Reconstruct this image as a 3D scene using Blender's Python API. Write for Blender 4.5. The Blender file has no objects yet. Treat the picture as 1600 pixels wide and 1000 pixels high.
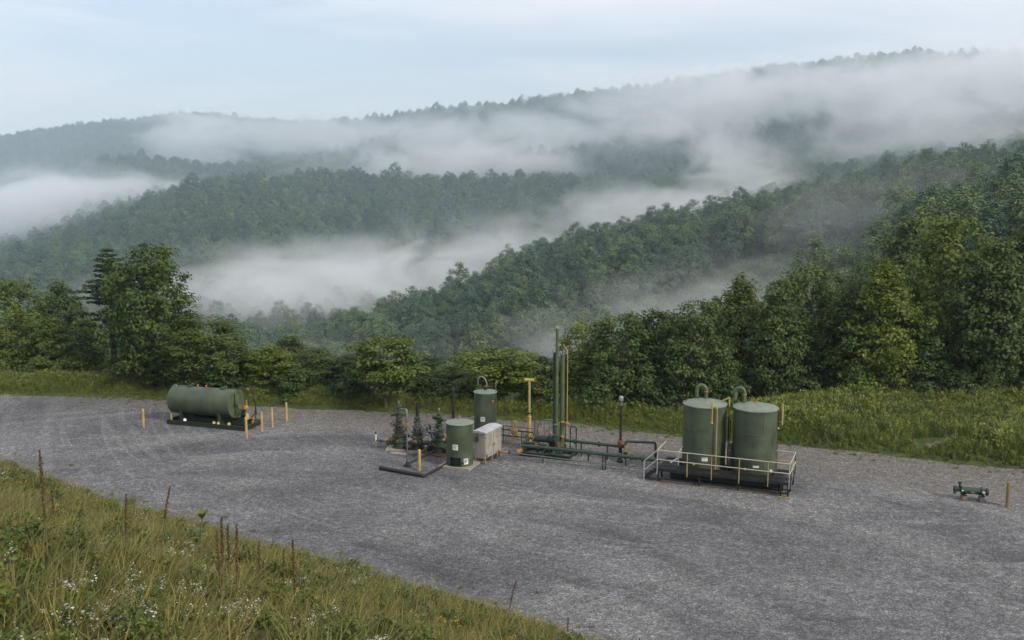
import bpy, math, random
import numpy as np
from mathutils import Vector, Matrix

R = math.radians
scene = bpy.context.scene
COL = scene.collection

# ------------------------------------------------------------------ camera
cam_d = bpy.data.cameras.new('camera')
cam = bpy.data.objects.new('camera', cam_d)
COL.objects.link(cam)
cam.location = (0, 0, 18)
cam.rotation_euler = (R(90 - 8.51), 0, 0)
cam_d.sensor_width = 36
cam_d.lens = 1570 / 1600 * 36
cam_d.clip_start = 0.5
cam_d.clip_end = 30000
scene.camera = cam

# ------------------------------------------------------------------ sky and sun
SUN_EL, SUN_AZ = R(34), R(130)          # azimuth clockwise from +Y: light comes from the right
world = bpy.data.worlds.new('World')
scene.world = world
world.use_nodes = True
wn, wl = world.node_tree.nodes, world.node_tree.links
wn.clear()
w_out = wn.new('ShaderNodeOutputWorld')
w_bg = wn.new('ShaderNodeBackground')
w_bg.inputs['Strength'].default_value = 0.10
sky = wn.new('ShaderNodeTexSky')
sky.sky_type = 'NISHITA'
sky.sun_disc = False
sky.sun_elevation = SUN_EL
sky.sun_rotation = SUN_AZ
sky.altitude = 300
sky.air_density = 1.0
sky.dust_density = 1.0
sky.ozone_density = 3.5
tc = wn.new('ShaderNodeTexCoord')
mp = wn.new('ShaderNodeMapping')
mp.inputs['Scale'].default_value = (1.0, 1.0, 5.0)
mp.inputs['Location'].default_value = (-7.789, 5.40, -0.9626)
nz = wn.new('ShaderNodeTexNoise')
nz.inputs['Scale'].default_value = 1.5
nz.inputs['Detail'].default_value = 7
nz.inputs['Roughness'].default_value = 0.48
nz.inputs['Distortion'].default_value = 0.4
rp = wn.new('ShaderNodeValToRGB')
rp.color_ramp.elements[0].position = 0.36
rp.color_ramp.elements[0].color = (0.48, 0.48, 0.48, 1)
rp.color_ramp.elements[1].position = 0.56
rp.color_ramp.elements[1].color = (0.97, 0.97, 0.97, 1)
nz2 = wn.new('ShaderNodeTexNoise')
nz2.inputs['Scale'].default_value = 3.1
nz2.inputs['Detail'].default_value = 5
rp2 = wn.new('ShaderNodeValToRGB')
rp2.color_ramp.elements[0].position = 0.30
rp2.color_ramp.elements[0].color = (5.9, 6.2, 6.85, 1)
rp2.color_ramp.elements[1].position = 0.72
rp2.color_ramp.elements[1].color = (7.3, 7.4, 7.75, 1)
mx = wn.new('ShaderNodeMix')
mx.data_type = 'RGBA'
wl.new(tc.outputs['Generated'], mp.inputs['Vector'])
wl.new(mp.outputs['Vector'], nz.inputs['Vector'])
wl.new(mp.outputs['Vector'], nz2.inputs['Vector'])
wl.new(nz.outputs['Fac'], rp.inputs['Fac'])
wl.new(nz2.outputs['Fac'], rp2.inputs['Fac'])
wl.new(rp.outputs['Color'], mx.inputs['Factor'])
wl.new(sky.outputs['Color'], mx.inputs['A'])
wl.new(rp2.outputs['Color'], mx.inputs['B'])
# thin high streaks of paler cloud
mp3 = wn.new('ShaderNodeMapping')
mp3.inputs['Scale'].default_value = (1.0, 1.0, 7.0)
mp3.inputs['Location'].default_value = (3.3, 1.2, 0.55)
nz3 = wn.new('ShaderNodeTexNoise')
nz3.inputs['Scale'].default_value = 1.7
nz3.inputs['Detail'].default_value = 8
nz3.inputs['Roughness'].default_value = 0.55
nz3.inputs['Distortion'].default_value = 1.2
rp3 = wn.new('ShaderNodeValToRGB')
rp3.color_ramp.elements[0].position = 0.44
rp3.color_ramp.elements[0].color = (0, 0, 0, 1)
rp3.color_ramp.elements[1].position = 0.68
rp3.color_ramp.elements[1].color = (0.85, 0.85, 0.85, 1)
mx3 = wn.new('ShaderNodeMix')
mx3.data_type = 'RGBA'
mx3.inputs['B'].default_value = (7.9, 7.75, 7.9, 1)
wl.new(tc.outputs['Generated'], mp3.inputs['Vector'])
wl.new(mp3.outputs['Vector'], nz3.inputs['Vector'])
wl.new(nz3.outputs['Fac'], rp3.inputs['Fac'])
wl.new(rp3.outputs['Color'], mx3.inputs['Factor'])
wl.new(mx.outputs['Result'], mx3.inputs['A'])
wl.new(mx3.outputs['Result'], w_bg.inputs['Color'])
wl.new(w_bg.outputs['Background'], w_out.inputs['Surface'])

sun_d = bpy.data.lights.new('sun', 'SUN')
sun_d.energy = 2.0
sun_d.angle = R(10)
sun_d.color = (1.0, 0.90, 0.75)
sun = bpy.data.objects.new('sun', sun_d)
COL.objects.link(sun)
sun.rotation_euler = (R(90) - SUN_EL, 0, math.pi - SUN_AZ)
sun.location = (60, -10, 60)

scene.view_settings.view_transform = 'Standard'
scene.view_settings.look = 'None'
scene.view_settings.exposure = 0.52
scene.view_settings.gamma = 1.0
scene.view_settings.use_curve_mapping = False
scene.cycles.use_denoising = True
scene.cycles.max_bounces = 5
scene.cycles.diffuse_bounces = 2
scene.cycles.glossy_bounces = 2
scene.cycles.transmission_bounces = 4
scene.cycles.transparent_max_bounces = 8
scene.cycles.volume_bounces = 4
scene.cycles.volume_step_rate = 1.0
scene.cycles.volume_max_steps = 128
scene.cycles.use_adaptive_sampling = True
scene.cycles.adaptive_threshold = 0.02

# ------------------------------------------------------------------ helpers
def tag(o, label=None, cat=None, group=None, kind=None):
    if label: o['label'] = label
    if cat: o['category'] = cat
    if group: o['group'] = group
    if kind: o['kind'] = kind
    return o

def thing(name, loc, rotz=0.0, label=None, cat=None, group=None):
    o = bpy.data.objects.new(name, None)
    o.empty_display_size = 0.3
    COL.objects.link(o)
    o.location = loc
    o.rotation_euler = (0, 0, rotz)
    return tag(o, label, cat, group)

def link(name, me, parent=None):
    o = bpy.data.objects.new(name, me)
    COL.objects.link(o)
    o.parent = parent
    return o

def copy_tree(o, parent=None):
    c = o.copy()
    COL.objects.link(c)
    c.parent = parent
    for ch in list(o.children):
        copy_tree(ch, c)
    return c

class MB:
    """collects simple solids and links them as ONE mesh object"""
    def __init__(self):
        self.v, self.f = [], []
    def add(self, vs, fs):
        n = len(self.v)
        self.v.extend([tuple(p) for p in vs])
        self.f.extend([tuple(i + n for i in f) for f in fs])
        return self
    def box(self, c, s, rz=0.0, M=None, bev=0.0):
        x, y, z = s[0] / 2, s[1] / 2, s[2] / 2
        if bev <= 0:
            vs = [(-x,-y,-z),(x,-y,-z),(x,y,-z),(-x,y,-z),(-x,-y,z),(x,-y,z),(x,y,z),(-x,y,z)]
            fs = [(0,3,2,1),(4,5,6,7),(0,1,5,4),(1,2,6,5),(2,3,7,6),(3,0,4,7)]
        else:
            b = bev
            ring = [(-x+b,-y),(x-b,-y),(x,-y+b),(x,y-b),(x-b,y),(-x+b,y),(-x,y-b),(-x,-y+b)]
            ins = [(p[0]*(1-b/x), p[1]*(1-b/y)) for p in ring]
            vs = [(p[0],p[1],-z) for p in ring] + [(p[0],p[1],z-b) for p in ring] + [(p[0],p[1],z) for p in ins]
            fs = [tuple(range(7,-1,-1))]
            for k in range(2):
                for i in range(8):
                    j = (i+1) % 8
                    fs.append((k*8+i, k*8+j, k*8+8+j, k*8+8+i))
            fs.append(tuple(range(16,24)))
        m = Matrix.Translation(c) @ (M if M is not None else Matrix.Rotation(rz, 4, 'Z'))
        return self.add([m @ Vector(p) for p in vs], fs)
    def bar(self, a, b, w, h=None):
        a, b = Vector(a), Vector(b)
        d = b - a
        q = d.to_track_quat('X', 'Z').to_matrix().to_4x4()
        return self.box((a + b) / 2, (d.length, w, h or w), M=q)
    def cyl(self, a, b, r, r2=None, n=16):
        return self.tube([a, b], [r, r if r2 is None else r2], n)
    def tube(self, pts, rad, n=10, caps=True):
        pts = [Vector(p) for p in pts]
        if not hasattr(rad, '__len__'): rad = [rad] * len(pts)
        k = len(pts)
        tans = []
        for i in range(k):
            t = pts[min(i+1, k-1)] - pts[max(i-1, 0)]
            tans.append(t.normalized() if t.length > 1e-9 else Vector((0,0,1)))
        up = Vector((0,0,1)) if abs(tans[0].z) < 0.9 else Vector((1,0,0))
        x = tans[0].cross(up).normalized()
        vs = []
        for i in range(k):
            t = tans[i]
            x = (x - t * x.dot(t))
            if x.length < 1e-6: x = t.orthogonal()
            x.normalize()
            y = t.cross(x)
            for j in range(n):
                a = 2 * math.pi * j / n
                vs.append(pts[i] + (x * math.cos(a) + y * math.sin(a)) * rad[i])
        fs = []
        for i in range(k-1):
            for j in range(n):
                j2 = (j+1) % n
                fs.append((i*n+j, i*n+j2, (i+1)*n+j2, (i+1)*n+j))
        if caps:
            fs.append(tuple(range(n-1, -1, -1)))
            fs.append(tuple((k-1)*n + j for j in range(n)))
        return self.add(vs, fs)
    def lathe(self, prof, M=None, n=24, caps=True):
        """prof: (radius, z) list about the z axis"""
        m = M if M is not None else Matrix.Identity(4)
        vs, fs = [], []
        for r, z in prof:
            for j in range(n):
                a = 2 * math.pi * j / n
                vs.append(m @ Vector((r*math.cos(a), r*math.sin(a), z)))
        k = len(prof)
        for i in range(k-1):
            for j in range(n):
                j2 = (j+1) % n
                fs.append((i*n+j, i*n+j2, (i+1)*n+j2, (i+1)*n+j))
        if caps:
            fs.append(tuple(range(n-1, -1, -1)))
            fs.append(tuple((k-1)*n + j for j in range(n)))
        return self.add(vs, fs)
    def ring(self, c, axis, r, rt, n=18, m=6):
        ax = Vector(axis).normalized()
        x = ax.orthogonal().normalized()
        y = ax.cross(x)
        vs, fs = [], []
        for i in range(n):
            a = 2*math.pi*i/n
            d = x*math.cos(a) + y*math.sin(a)
            for j in range(m):
                b = 2*math.pi*j/m
                vs.append(Vector(c) + d*(r + rt*math.cos(b)) + ax*rt*math.sin(b))
        for i in range(n):
            for j in range(m):
                fs.append((i*m+j, ((i+1)%n)*m+j, ((i+1)%n)*m+(j+1)%m, i*m+(j+1)%m))
        return self.add(vs, fs)
    def ball(self, c, r, n=10, sz=1.0):
        prof = [(max(1e-3, r*math.sin(math.pi*i/6)), -r*sz*math.cos(math.pi*i/6)) for i in range(7)]
        return self.lathe(prof, Matrix.Translation(c), n)
    def wheel(self, c, axis, r, rt=0.014):
        """handwheel: rim, spokes and hub"""
        self.ring(c, axis, r, rt, 16, 5)
        ax = Vector(axis).normalized()
        x = ax.orthogonal().normalized(); y = ax.cross(x)
        for k in range(3):
            a = math.pi*k/3
            d = (x*math.cos(a) + y*math.sin(a)) * r
            self.tube([Vector(c)-d, Vector(c)+d], rt*0.7, 5)
        self.tube([Vector(c)-ax*0.03, Vector(c)+ax*0.03], rt*2, 8)
        return self
    def mesh(self, name, mat, smooth=38):
        me = bpy.data.meshes.new(name)
        me.from_pydata(self.v, [], self.f)
        me.materials.append(mat)
        if smooth:
            me.polygons.foreach_set('use_smooth', [True]*len(me.polygons))
            me.set_sharp_from_angle(angle=R(smooth))
        me.update()
        return me
    def build(self, name, mat, parent=None, smooth=38):
        return link(name, self.mesh(name, mat, smooth), parent)

def bend(p0, p1, p2, r, n=5):
    """rounded corner at p1"""
    p0, p1, p2 = Vector(p0), Vector(p1), Vector(p2)
    a = p1 + (p0-p1).normalized()*r
    b = p1 + (p2-p1).normalized()*r
    return [a*(1-t)**2 + p1*2*t*(1-t) + b*t*t for t in [i/n for i in range(n+1)]]

def pipe_path(pts, r):
    out = [Vector(pts[0])]
    for i in range(1, len(pts)-1):
        out += bend(pts[i-1], pts[i], pts[i+1], r)
    out.append(Vector(pts[-1]))
    return out

# ------------------------------------------------------------------ materials
def mat_new(name):
    m = bpy.data.materials.new(name)
    m.use_nodes = True
    nt = m.node_tree
    b = nt.nodes['Principled BSDF']
    return m, nt.nodes, nt.links, b

def noise_node(nd, lk, vec, scale, detail=5, rough=0.55, dist=0.0):
    n = nd.new('ShaderNodeTexNoise')
    n.inputs['Scale'].default_value = scale
    n.inputs['Detail'].default_value = detail
    n.inputs['Roughness'].default_value = rough
    n.inputs['Distortion'].default_value = dist
    if vec is not None: lk.new(vec, n.inputs['Vector'])
    return n

def ramp(nd, lk, fac, stops):
    r = nd.new('ShaderNodeValToRGB')
    e = r.color_ramp.elements
    while len(e) < len(stops): e.new(0.5)
    for i, (p, c) in enumerate(stops):
        e[i].position = p
        e[i].color = (*c, 1) if len(c) == 3 else c
    lk.new(fac, r.inputs['Fac'])
    return r.outputs['Color']

def mixc(nd, lk, fac, a, b, mode='MIX'):
    m = nd.new('ShaderNodeMix')
    m.data_type = 'RGBA'
    m.blend_type = mode
    for s, v in (('Factor', fac), ('A', a), ('B', b)):
        if isinstance(v, (int, float)): m.inputs[s].default_value = v
        elif isinstance(v, (tuple, list)): m.inputs[s].default_value = (*v, 1) if len(v) == 3 else v
        else: lk.new(v, m.inputs[s])
    return m.outputs['Result']

def paint(name, col, dirt=(0.10,0.085,0.06), rough=0.45, amt=0.5, metal=0.0, rust=0.0, scale=2.0, var=1.0):
    """weathered paint: blotchy tone, vertical run marks, dirt and optional rust"""
    m, nd, lk, b = mat_new(name)
    g = nd.new('ShaderNodeNewGeometry')
    n1 = noise_node(nd, lk, g.outputs['Position'], scale, 6, 0.6)
    mpn = nd.new('ShaderNodeMapping')
    mpn.inputs['Scale'].default_value = (6, 6, 0.35)
    lk.new(g.outputs['Position'], mpn.inputs['Vector'])
    n2 = noise_node(nd, lk, mpn.outputs['Vector'], 1.6, 4, 0.6)
    tone = ramp(nd, lk, n1.outputs['Fac'], [(0.3, (1-0.28*var,)*3), (0.7, (1+0.22*var,)*3)])
    c = mixc(nd, lk, 1.0, col, tone, 'MULTIPLY')
    f = ramp(nd, lk, n2.outputs['Fac'], [(0.52, (0,0,0)), (0.78, (amt,)*3)])
    c = mixc(nd, lk, f, c, dirt)
    if rust > 0:
        n3 = noise_node(nd, lk, g.outputs['Position'], 9, 5, 0.65)
        f3 = ramp(nd, lk, n3.outputs['Fac'], [(0.60-rust*0.12, (0,0,0)), (0.68-rust*0.12, (0.85,)*3)])
        c = mixc(nd, lk, f3, c, (0.17, 0.075, 0.03))
    lk.new(c, b.inputs['Base Color'])
    rr = ramp(nd, lk, n1.outputs['Fac'], [(0.3, (rough-0.1,)*3), (0.7, (rough+0.2,)*3)])
    lk.new(rr, b.inputs['Roughness'])
    b.inputs['Metallic'].default_value = metal
    bp = nd.new('ShaderNodeBump')
    bp.inputs['Strength'].default_value = 0.12
    bp.inputs['Distance'].default_value = 0.02
    lk.new(n1.outputs['Fac'], bp.inputs['Height'])
    lk.new(bp.outputs['Normal'], b.inputs['Normal'])
    return m

M = {}
M['tank_green'] = paint('tank_green_paint', (0.062, 0.084, 0.050), rough=0.42, amt=0.6, scale=1.1, var=1.5, dirt=(0.085,0.085,0.055))
M['tank_roof'] = paint('tank_roof_lit', (0.165, 0.205, 0.155), rough=0.5, amt=0.3)  # shell green lightened: light falling on the tank tops is painted in
M['pale_green'] = paint('pale_and_lit_green', (0.080, 0.112, 0.052), rough=0.45, amt=0.3)  # own paint of stacks and vents; painted-in light on the end heads
M['pipe_green'] = paint('pipe_green_paint', (0.026, 0.050, 0.030), rough=0.5, amt=0.35)
M['dark_green'] = paint('dark_green_paint', (0.014, 0.028, 0.019), rough=0.5, amt=0.4)
M['well_green'] = paint('well_green_paint', (0.030, 0.056, 0.034), rough=0.45, amt=0.3, rust=0.15)
M['black'] = paint('black_paint', (0.012, 0.013, 0.014), rough=0.5, amt=0.25)
M['rubber'] = paint('black_rubber', (0.016, 0.016, 0.017), rough=0.65, amt=0.3)
M['yellow'] = paint('yellow_paint', (0.42, 0.30, 0.085), rough=0.5, amt=0.45, dirt=(0.2,0.12,0.05))
M['post_yellow'] = paint('faded_yellow_paint', (0.46, 0.30, 0.085), rough=0.6, amt=0.5, dirt=(0.2,0.14,0.07))
M['orange'] = paint('orange_paint', (0.40, 0.18, 0.04), rough=0.5, amt=0.4, dirt=(0.15,0.08,0.03))
M['rust'] = paint('rusty_iron', (0.17, 0.08, 0.035), rough=0.75, amt=0.4)
M['galv'] = paint('galvanised_steel', (0.27, 0.29, 0.29), rough=0.45, amt=0.4, metal=0.6)
M['steel'] = paint('grey_steel_pipe', (0.17, 0.18, 0.18), rough=0.45, amt=0.5, metal=0.5)
M['rail'] = paint('white_rail_paint', (0.47, 0.45, 0.39), rough=0.5, amt=0.4, dirt=(0.3,0.24,0.14))
M['rail_yellow'] = paint('yellowed_rail_paint', (0.50, 0.36, 0.13), rough=0.5, amt=0.4)
M['cabinet'] = paint('beige_cabinet_paint', (0.31, 0.29, 0.245), rough=0.5, amt=0.5, dirt=(0.16,0.13,0.09))
M['cabinet_roof'] = paint('pale_sheet_roof', (0.40, 0.415, 0.44), rough=0.4, amt=0.25)
M['sign'] = paint('white_sign', (0.72, 0.72, 0.68), rough=0.5, amt=0.2)
M['print'] = paint('grey_sign_print', (0.20, 0.25, 0.27), rough=0.6, amt=0.1)
M['dark'] = paint('recess_shade', (0.006, 0.007, 0.006), rough=0.9, amt=0.1)  # near-black: the shade of recesses and enclosed floors put into the colour
M['concrete'] = paint('concrete', (0.30, 0.275, 0.235), rough=0.85, amt=0.5, scale=4)
M['timber'] = paint('weathered_timber', (0.21, 0.17, 0.12), rough=0.85, amt=0.5, scale=5)
M['stone'] = paint('grey_stone', (0.25, 0.24, 0.23), rough=0.85, amt=0.4, scale=4)
M['bark'] = paint('tree_bark', (0.085, 0.07, 0.055), rough=0.9, amt=0.5, dirt=(0.03,0.04,0.02), scale=5)

def leaf_mat(name, c_dark, c_mid, c_light, trans=0.28, tint=True, rough=0.55, hue=0.16):
    """leaves: colour from each leaf's own tone, the tree's own tint and its random number"""
    m, nd, lk, b = mat_new(name)
    at = nd.new('ShaderNodeAttribute')
    at.attribute_name = 'tone'
    c = ramp(nd, lk, at.outputs['Fac'], [(0.0, c_dark), (0.5, c_mid), (1.0, c_light)])
    oi = nd.new('ShaderNodeObjectInfo')
    v = ramp(nd, lk, oi.outputs['Random'], [(0.0, (1-hue*1.3, 1-hue, 1-hue*0.6)), (0.5, (1, 1, 1)), (1.0, (1+hue*1.5, 1+hue, 1-hue*0.5))])
    c = mixc(nd, lk, 1.0, c, v, 'MULTIPLY')
    if tint:
        c = mixc(nd, lk, 1.0, c, oi.outputs['Color'], 'MULTIPLY')
    lk.new(c, b.inputs['Base Color'])
    b.inputs['Roughness'].default_value = rough
    b.inputs['Specular IOR Level'].default_value = 0.35
    tr = nd.new('ShaderNodeBsdfTranslucent')
    lk.new(c, tr.inputs['Color'])
    ms = nd.new('ShaderNodeMixShader')
    ms.inputs['Fac'].default_value = trans
    lk.new(b.outputs['BSDF'], ms.inputs[1])
    lk.new(tr.outputs['BSDF'], ms.inputs[2])
    out = [n for n in nd if n.type == 'OUTPUT_MATERIAL'][0]
    lk.new(ms.outputs['Shader'], out.inputs['Surface'])
    return m

M['leaf'] = leaf_mat('broadleaf_foliage', (0.046,0.086,0.022), (0.084,0.136,0.033), (0.155,0.200,0.046), trans=0.35)
M['needle'] = leaf_mat('conifer_needles', (0.032,0.058,0.026), (0.050,0.084,0.034), (0.078,0.114,0.042), trans=0.2)
M['forest'] = leaf_mat('forest_foliage', (0.050,0.100,0.054), (0.086,0.150,0.072), (0.140,0.205,0.088), trans=0.16, tint=False, hue=0.34)
M['grass'] = leaf_mat('meadow_grass', (0.050,0.070,0.013), (0.145,0.148,0.028), (0.32,0.245,0.08), trans=0.3, tint=False)
M['weed'] = leaf_mat('broadleaf_weeds', (0.055,0.092,0.020), (0.11,0.150,0.034), (0.21,0.22,0.05), trans=0.3, tint=False)
M['goldenrod'] = leaf_mat('goldenrod_flowers', (0.34,0.25,0.03), (0.48,0.36,0.04), (0.60,0.46,0.07), trans=0.25, tint=False)
M['whiteflower'] = leaf_mat('white_wildflowers', (0.50,0.50,0.42), (0.62,0.62,0.55), (0.74,0.74,0.68), trans=0.2, tint=False, hue=0.05)
M['berm'] = leaf_mat('roadside_weeds', (0.095,0.155,0.034), (0.185,0.240,0.055), (0.31,0.31,0.10), trans=0.3, tint=False, hue=0.25)
M['seed'] = leaf_mat('brown_seed_heads', (0.060,0.036,0.016), (0.100,0.060,0.024), (0.17,0.105,0.04), trans=0.1)
M['stem'] = paint('dry_stem', (0.14, 0.095, 0.04), rough=0.8, amt=0.4)

# ------------------------------------------------------------------ terrain
NR = np.random.default_rng(7)

def vnoise(x, y, seed=0):
    """smooth value noise, vectorised"""
    xi, yi = np.floor(x).astype(np.int64), np.floor(y).astype(np.int64)
    fx, fy = x - xi, y - yi
    fx, fy = fx*fx*(3-2*fx), fy*fy*(3-2*fy)
    def h(a, b):
        n = (a*374761393 + b*668265263 + seed*974711) & 0x7fffffff
        n = ((n ^ (n >> 13)) * 1274126177) & 0x7fffffff
        return ((n ^ (n >> 16)) & 0xffff) / 65535.0
    return (h(xi,yi)*(1-fx)*(1-fy) + h(xi+1,yi)*fx*(1-fy) + h(xi,yi+1)*(1-fx)*fy + h(xi+1,yi+1)*fx*fy)

def fbm(x, y, s, oct=4, seed=0):
    t, a, tot = 0, 1.0, 0
    for k in range(oct):
        t = t + a*(vnoise(x/s*2**k, y/s*2**k, seed+k) - 0.5)
        tot += a
        a *= 0.5
    return t/tot*2

# the valley is surveyed along bearings from the well pad: b = 1000 * x / y
def cols(tab):
    a = np.array(tab, float)
    return lambda b: np.interp(b, a[:, 0], a[:, 1])

def bear(px): return (px-800)/1546*1000
def alt(py, Y):
    v = (500-py)/1570.0
    c, s = math.cos(R(8.51)), math.sin(R(8.51))
    return 18 + Y*(-s+v*c)/(c+v*s)

E_px = [(-700,560+0),(0,617),(200,624),(400,632),(500,637),(600,646),(700,652),(800,660),(900,668),(1000,677),(1100,688),(1220,695),(1300,703),(1400,713),(1500,722),(1600,732),(2300,790)]
# distance to the far rim of the gravel, width of the weedy bench behind it
rim = cols([(-970,88),(-517,79.4),(-388,77.8),(-259,76.0),(-194,75.0),(-129,73.2),(-65,72.0),(0,70.5),(65,69.0),(129,67.5),(194,65.7),(272,64.6),(323,63.3),(388,61.8),(453,60.5),(517,59.2),(970,52)])
bench = cols([(-970,8),(-517,6),(-388,4.5),(-259,2.6),(-129,2.4),(-65,3.2),(65,3.4),(129,3.2),(194,3.0),(272,6.0),(388,11),(517,14),(970,16)])
def ridge(tab, tree):
    """(bearing px, skyline px, distance) -> distance and ground height functions"""
    b = [bear(t[0]) for t in tab]
    Y = [t[2] for t in tab]
    z = [alt(t[1], t[2]) - tree for t in tab]
    return (lambda q: np.interp(q, b, Y)), (lambda q: np.interp(q, b, z))
r1Y, r1z = ridge([(-700,520,300),(300,520,300),(400,515,312),(500,512,330),(560,465,345),(640,440,360),(700,425,370),(780,385,390),(850,357,405),(930,335,415),(1000,312,425),(1100,300,430),(1200,281,435),(1300,264,440),(1400,242,430),(1500,233,420),(1600,225,410),(2300,200,400)], 16.5)
r1bY = cols([(bear(a), b) for a, b in [(-700,200),(300,205),(500,240),(600,270),(700,290),(850,280),(1000,250),(1200,232),(1400,208),(1600,190),(2300,170)]])
r1bz = cols([(bear(a), b) for a, b in [(-700,-44),(400,-46),(500,-48),(600,-50),(700,-48),(850,-42),(1000,-35),(1100,-28),(1200,-22),(1300,-15),(1400,-8),(1500,-4),(1600,0),(2300,6)]])
r2bY = cols([(bear(a), b) for a, b in [(-700,350),(200,400),(400,450),(700,500),(1000,520),(1200,540),(1600,560),(2300,560)]])
r2bz = cols([(bear(a), b) for a, b in [(-700,-52),(200,-54),(400,-58),(700,-54),(1000,-40),(1200,-16),(1600,4),(2300,10)]])
r2Y, r2z = ridge([(-700,450,580),(0,374,640),(60,354,650),(120,336,665),(180,315,680),(230,291,700),(300,270,720),(350,262,740),(450,256,760),(520,256,780),(700,262,800),(900,265,800),(1000,266,800),(1100,258,800),(1300,232,780),(1600,200,760),(2300,160,740)], 21)
knY, knz = ridge([(-700,330,1250),(40,330,1250),(95,295,1200),(150,258,1200),(185,240,1200),(230,236,1200),(290,244,1200),(350,256,1180),(500,250,1120),(800,236,1080),(1000,214,1000),(1200,186,980),(1400,165,950),(1600,155,920),(2300,130,900)], 20)
r3Y, r3z = ridge([(-700,240,2400),(0,211,2250),(60,201,2220),(150,190,2200),(250,178,2150),(285,172,2120),(350,172,2100),(420,180,2050),(490,187,1950),(560,182,1750),(650,165,1620),(720,155,1560),(800,150,1500),(880,140,1470),(950,128,1430),(1000,120,1400),(1060,107,1380),(1130,98,1340),(1200,95,1300),(1250,86,1270),(1300,80,1240),(1370,70,1210),(1400,62,1200),(1450,65,1180),(1500,69,1160),(1550,61,1130),(1600,62,1100),(2300,40,950)], 19)

BQ = np.linspace(-900, 900, 221)
YQ = 46 * (3400/46) ** np.linspace(0, 1, 300)
ZG = np.zeros((len(BQ), len(YQ)))
for i, b in enumerate(BQ):
    e, w = rim(b), bench(b)
    dip2 = np.interp(b, [bear(900), bear(1100)], [-28, 4])
    dipk = np.interp(b, [bear(350), bear(600)], [-30, 5])
    ys = [0, e, e+w, r1bY(b), r1Y(b), r1Y(b)+50, r2bY(b), r2Y(b), r2Y(b)+110, knY(b), knY(b)+130, r3Y(b), r3Y(b)+250, r3Y(b)+900]
    right = np.interp(b, [150, 420], [0, 1.0])
    zs = [0, 0, 0.4*right, r1bz(b), r1z(b), max(r1z(b)-24, r2bz(b)), r2bz(b), r2z(b), r2z(b)+dip2, knz(b), knz(b)+dipk, r3z(b), r3z(b)-50, r3z(b)-160]
    ZG[i] = np.interp(YQ, ys, zs)
# rounding of crests and hollows (kept off the flat well pad)
K = np.array([1, 2, 3, 2, 1.]); K /= K.sum()
for it in range(2):
    P_ = np.pad(ZG, ((0,0),(2,2)), 'edge')
    S_ = sum(K[k]*P_[:, k:k+ZG.shape[1]] for k in range(5))
    P_ = np.pad(S_, ((2,2),(0,0)), 'edge')
    S_ = sum(K[k]*P_[k:k+ZG.shape[0], :] for k in range(5))
    far = YQ[None, :] > 100
    ZG = np.where(far, S_, ZG)
XX = BQ[:, None]*YQ[None, :]/1000
YY = np.broadcast_to(YQ[None, :], XX.shape)
amp = np.clip((YQ-110)/900, 0, 1)[None, :]
ZG = ZG + amp*9*fbm(XX, YY, 170, 3, 3) + np.clip((YQ-95)/60, 0, 1)[None, :]*1.6*fbm(XX, YY, 40, 3, 9)
# bench behind the gravel: a ragged lip that climbs out of the gravel sheet
RIMG = rim(BQ)[:, None] + 0.9*fbm(XX, YY, 5.0, 3, 21) + 0.8*fbm(XX, YY, 16.0, 2, 22)
BENCHW = bench(BQ)[:, None]
t_ = np.clip((YQ[None, :]-RIMG+0.3)/1.2, 0, 1)
lip = -0.16 + t_*t_*(3-2*t_)*0.36 + np.where(YQ[None, :] > RIMG+0.8, 0.22*fbm(XX, YY, 4.0, 3, 31)+0.1, 0)
fade = np.clip(1-(YQ[None, :]-RIMG-BENCHW)/6, 0, 1)
ZG = ZG + lip*fade

def T(x, y):
    """terrain height"""
    x, y = np.asarray(x, float), np.maximum(np.asarray(y, float), YQ[0]+1e-6)
    bi = np.clip((1000*x/y - BQ[0])/(BQ[1]-BQ[0]), 0, len(BQ)-1.001)
    yi = np.clip(np.log(y/46)/np.log(3400/46)*(len(YQ)-1), 0, len(YQ)-1.001)
    i, j = bi.astype(int), yi.astype(int)
    f, g = bi-i, yi-j
    return ZG[i,j]*(1-f)*(1-g)+ZG[i+1,j]*f*(1-g)+ZG[i,j+1]*(1-f)*g+ZG[i+1,j+1]*f*g

def grid_mesh(name, X, Y, Z, mat, parent=None):
    nu, nv = X.shape
    V = np.stack([X, Y, Z], -1).reshape(-1, 3)
    ii, jj = np.meshgrid(np.arange(nu-1), np.arange(nv-1), indexing='ij')
    a = (ii*nv+jj).ravel()
    Q = np.stack([a, a+nv, a+nv+1, a+1], -1)
    me = quads_mesh(name, V, Q, mat, smooth=True)
    return link(name, me, parent)

def quads_mesh(name, V, Q, mat, tone=None, smooth=False):
    me = bpy.data.meshes.new(name)
    me.vertices.add(len(V))
    me.vertices.foreach_set('co', np.ascontiguousarray(V, dtype=np.float32).ravel())
    n = Q.shape[1]
    me.loops.add(Q.size)
    me.loops.foreach_set('vertex_index', np.ascontiguousarray(Q, dtype=np.int32).ravel())
    me.polygons.add(len(Q))
    me.polygons.foreach_set('loop_start', np.arange(0, Q.size, n, dtype=np.int32))
    me.materials.append(mat)
    if smooth: me.polygons.foreach_set('use_smooth', np.ones(len(Q), bool))
    if tone is not None:
        at = me.attributes.new('tone', 'FLOAT', 'POINT')
        at.data.foreach_set('value', np.ascontiguousarray(tone, dtype=np.float32))
    me.update(calc_edges=True)
    me.validate()
    return me

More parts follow.
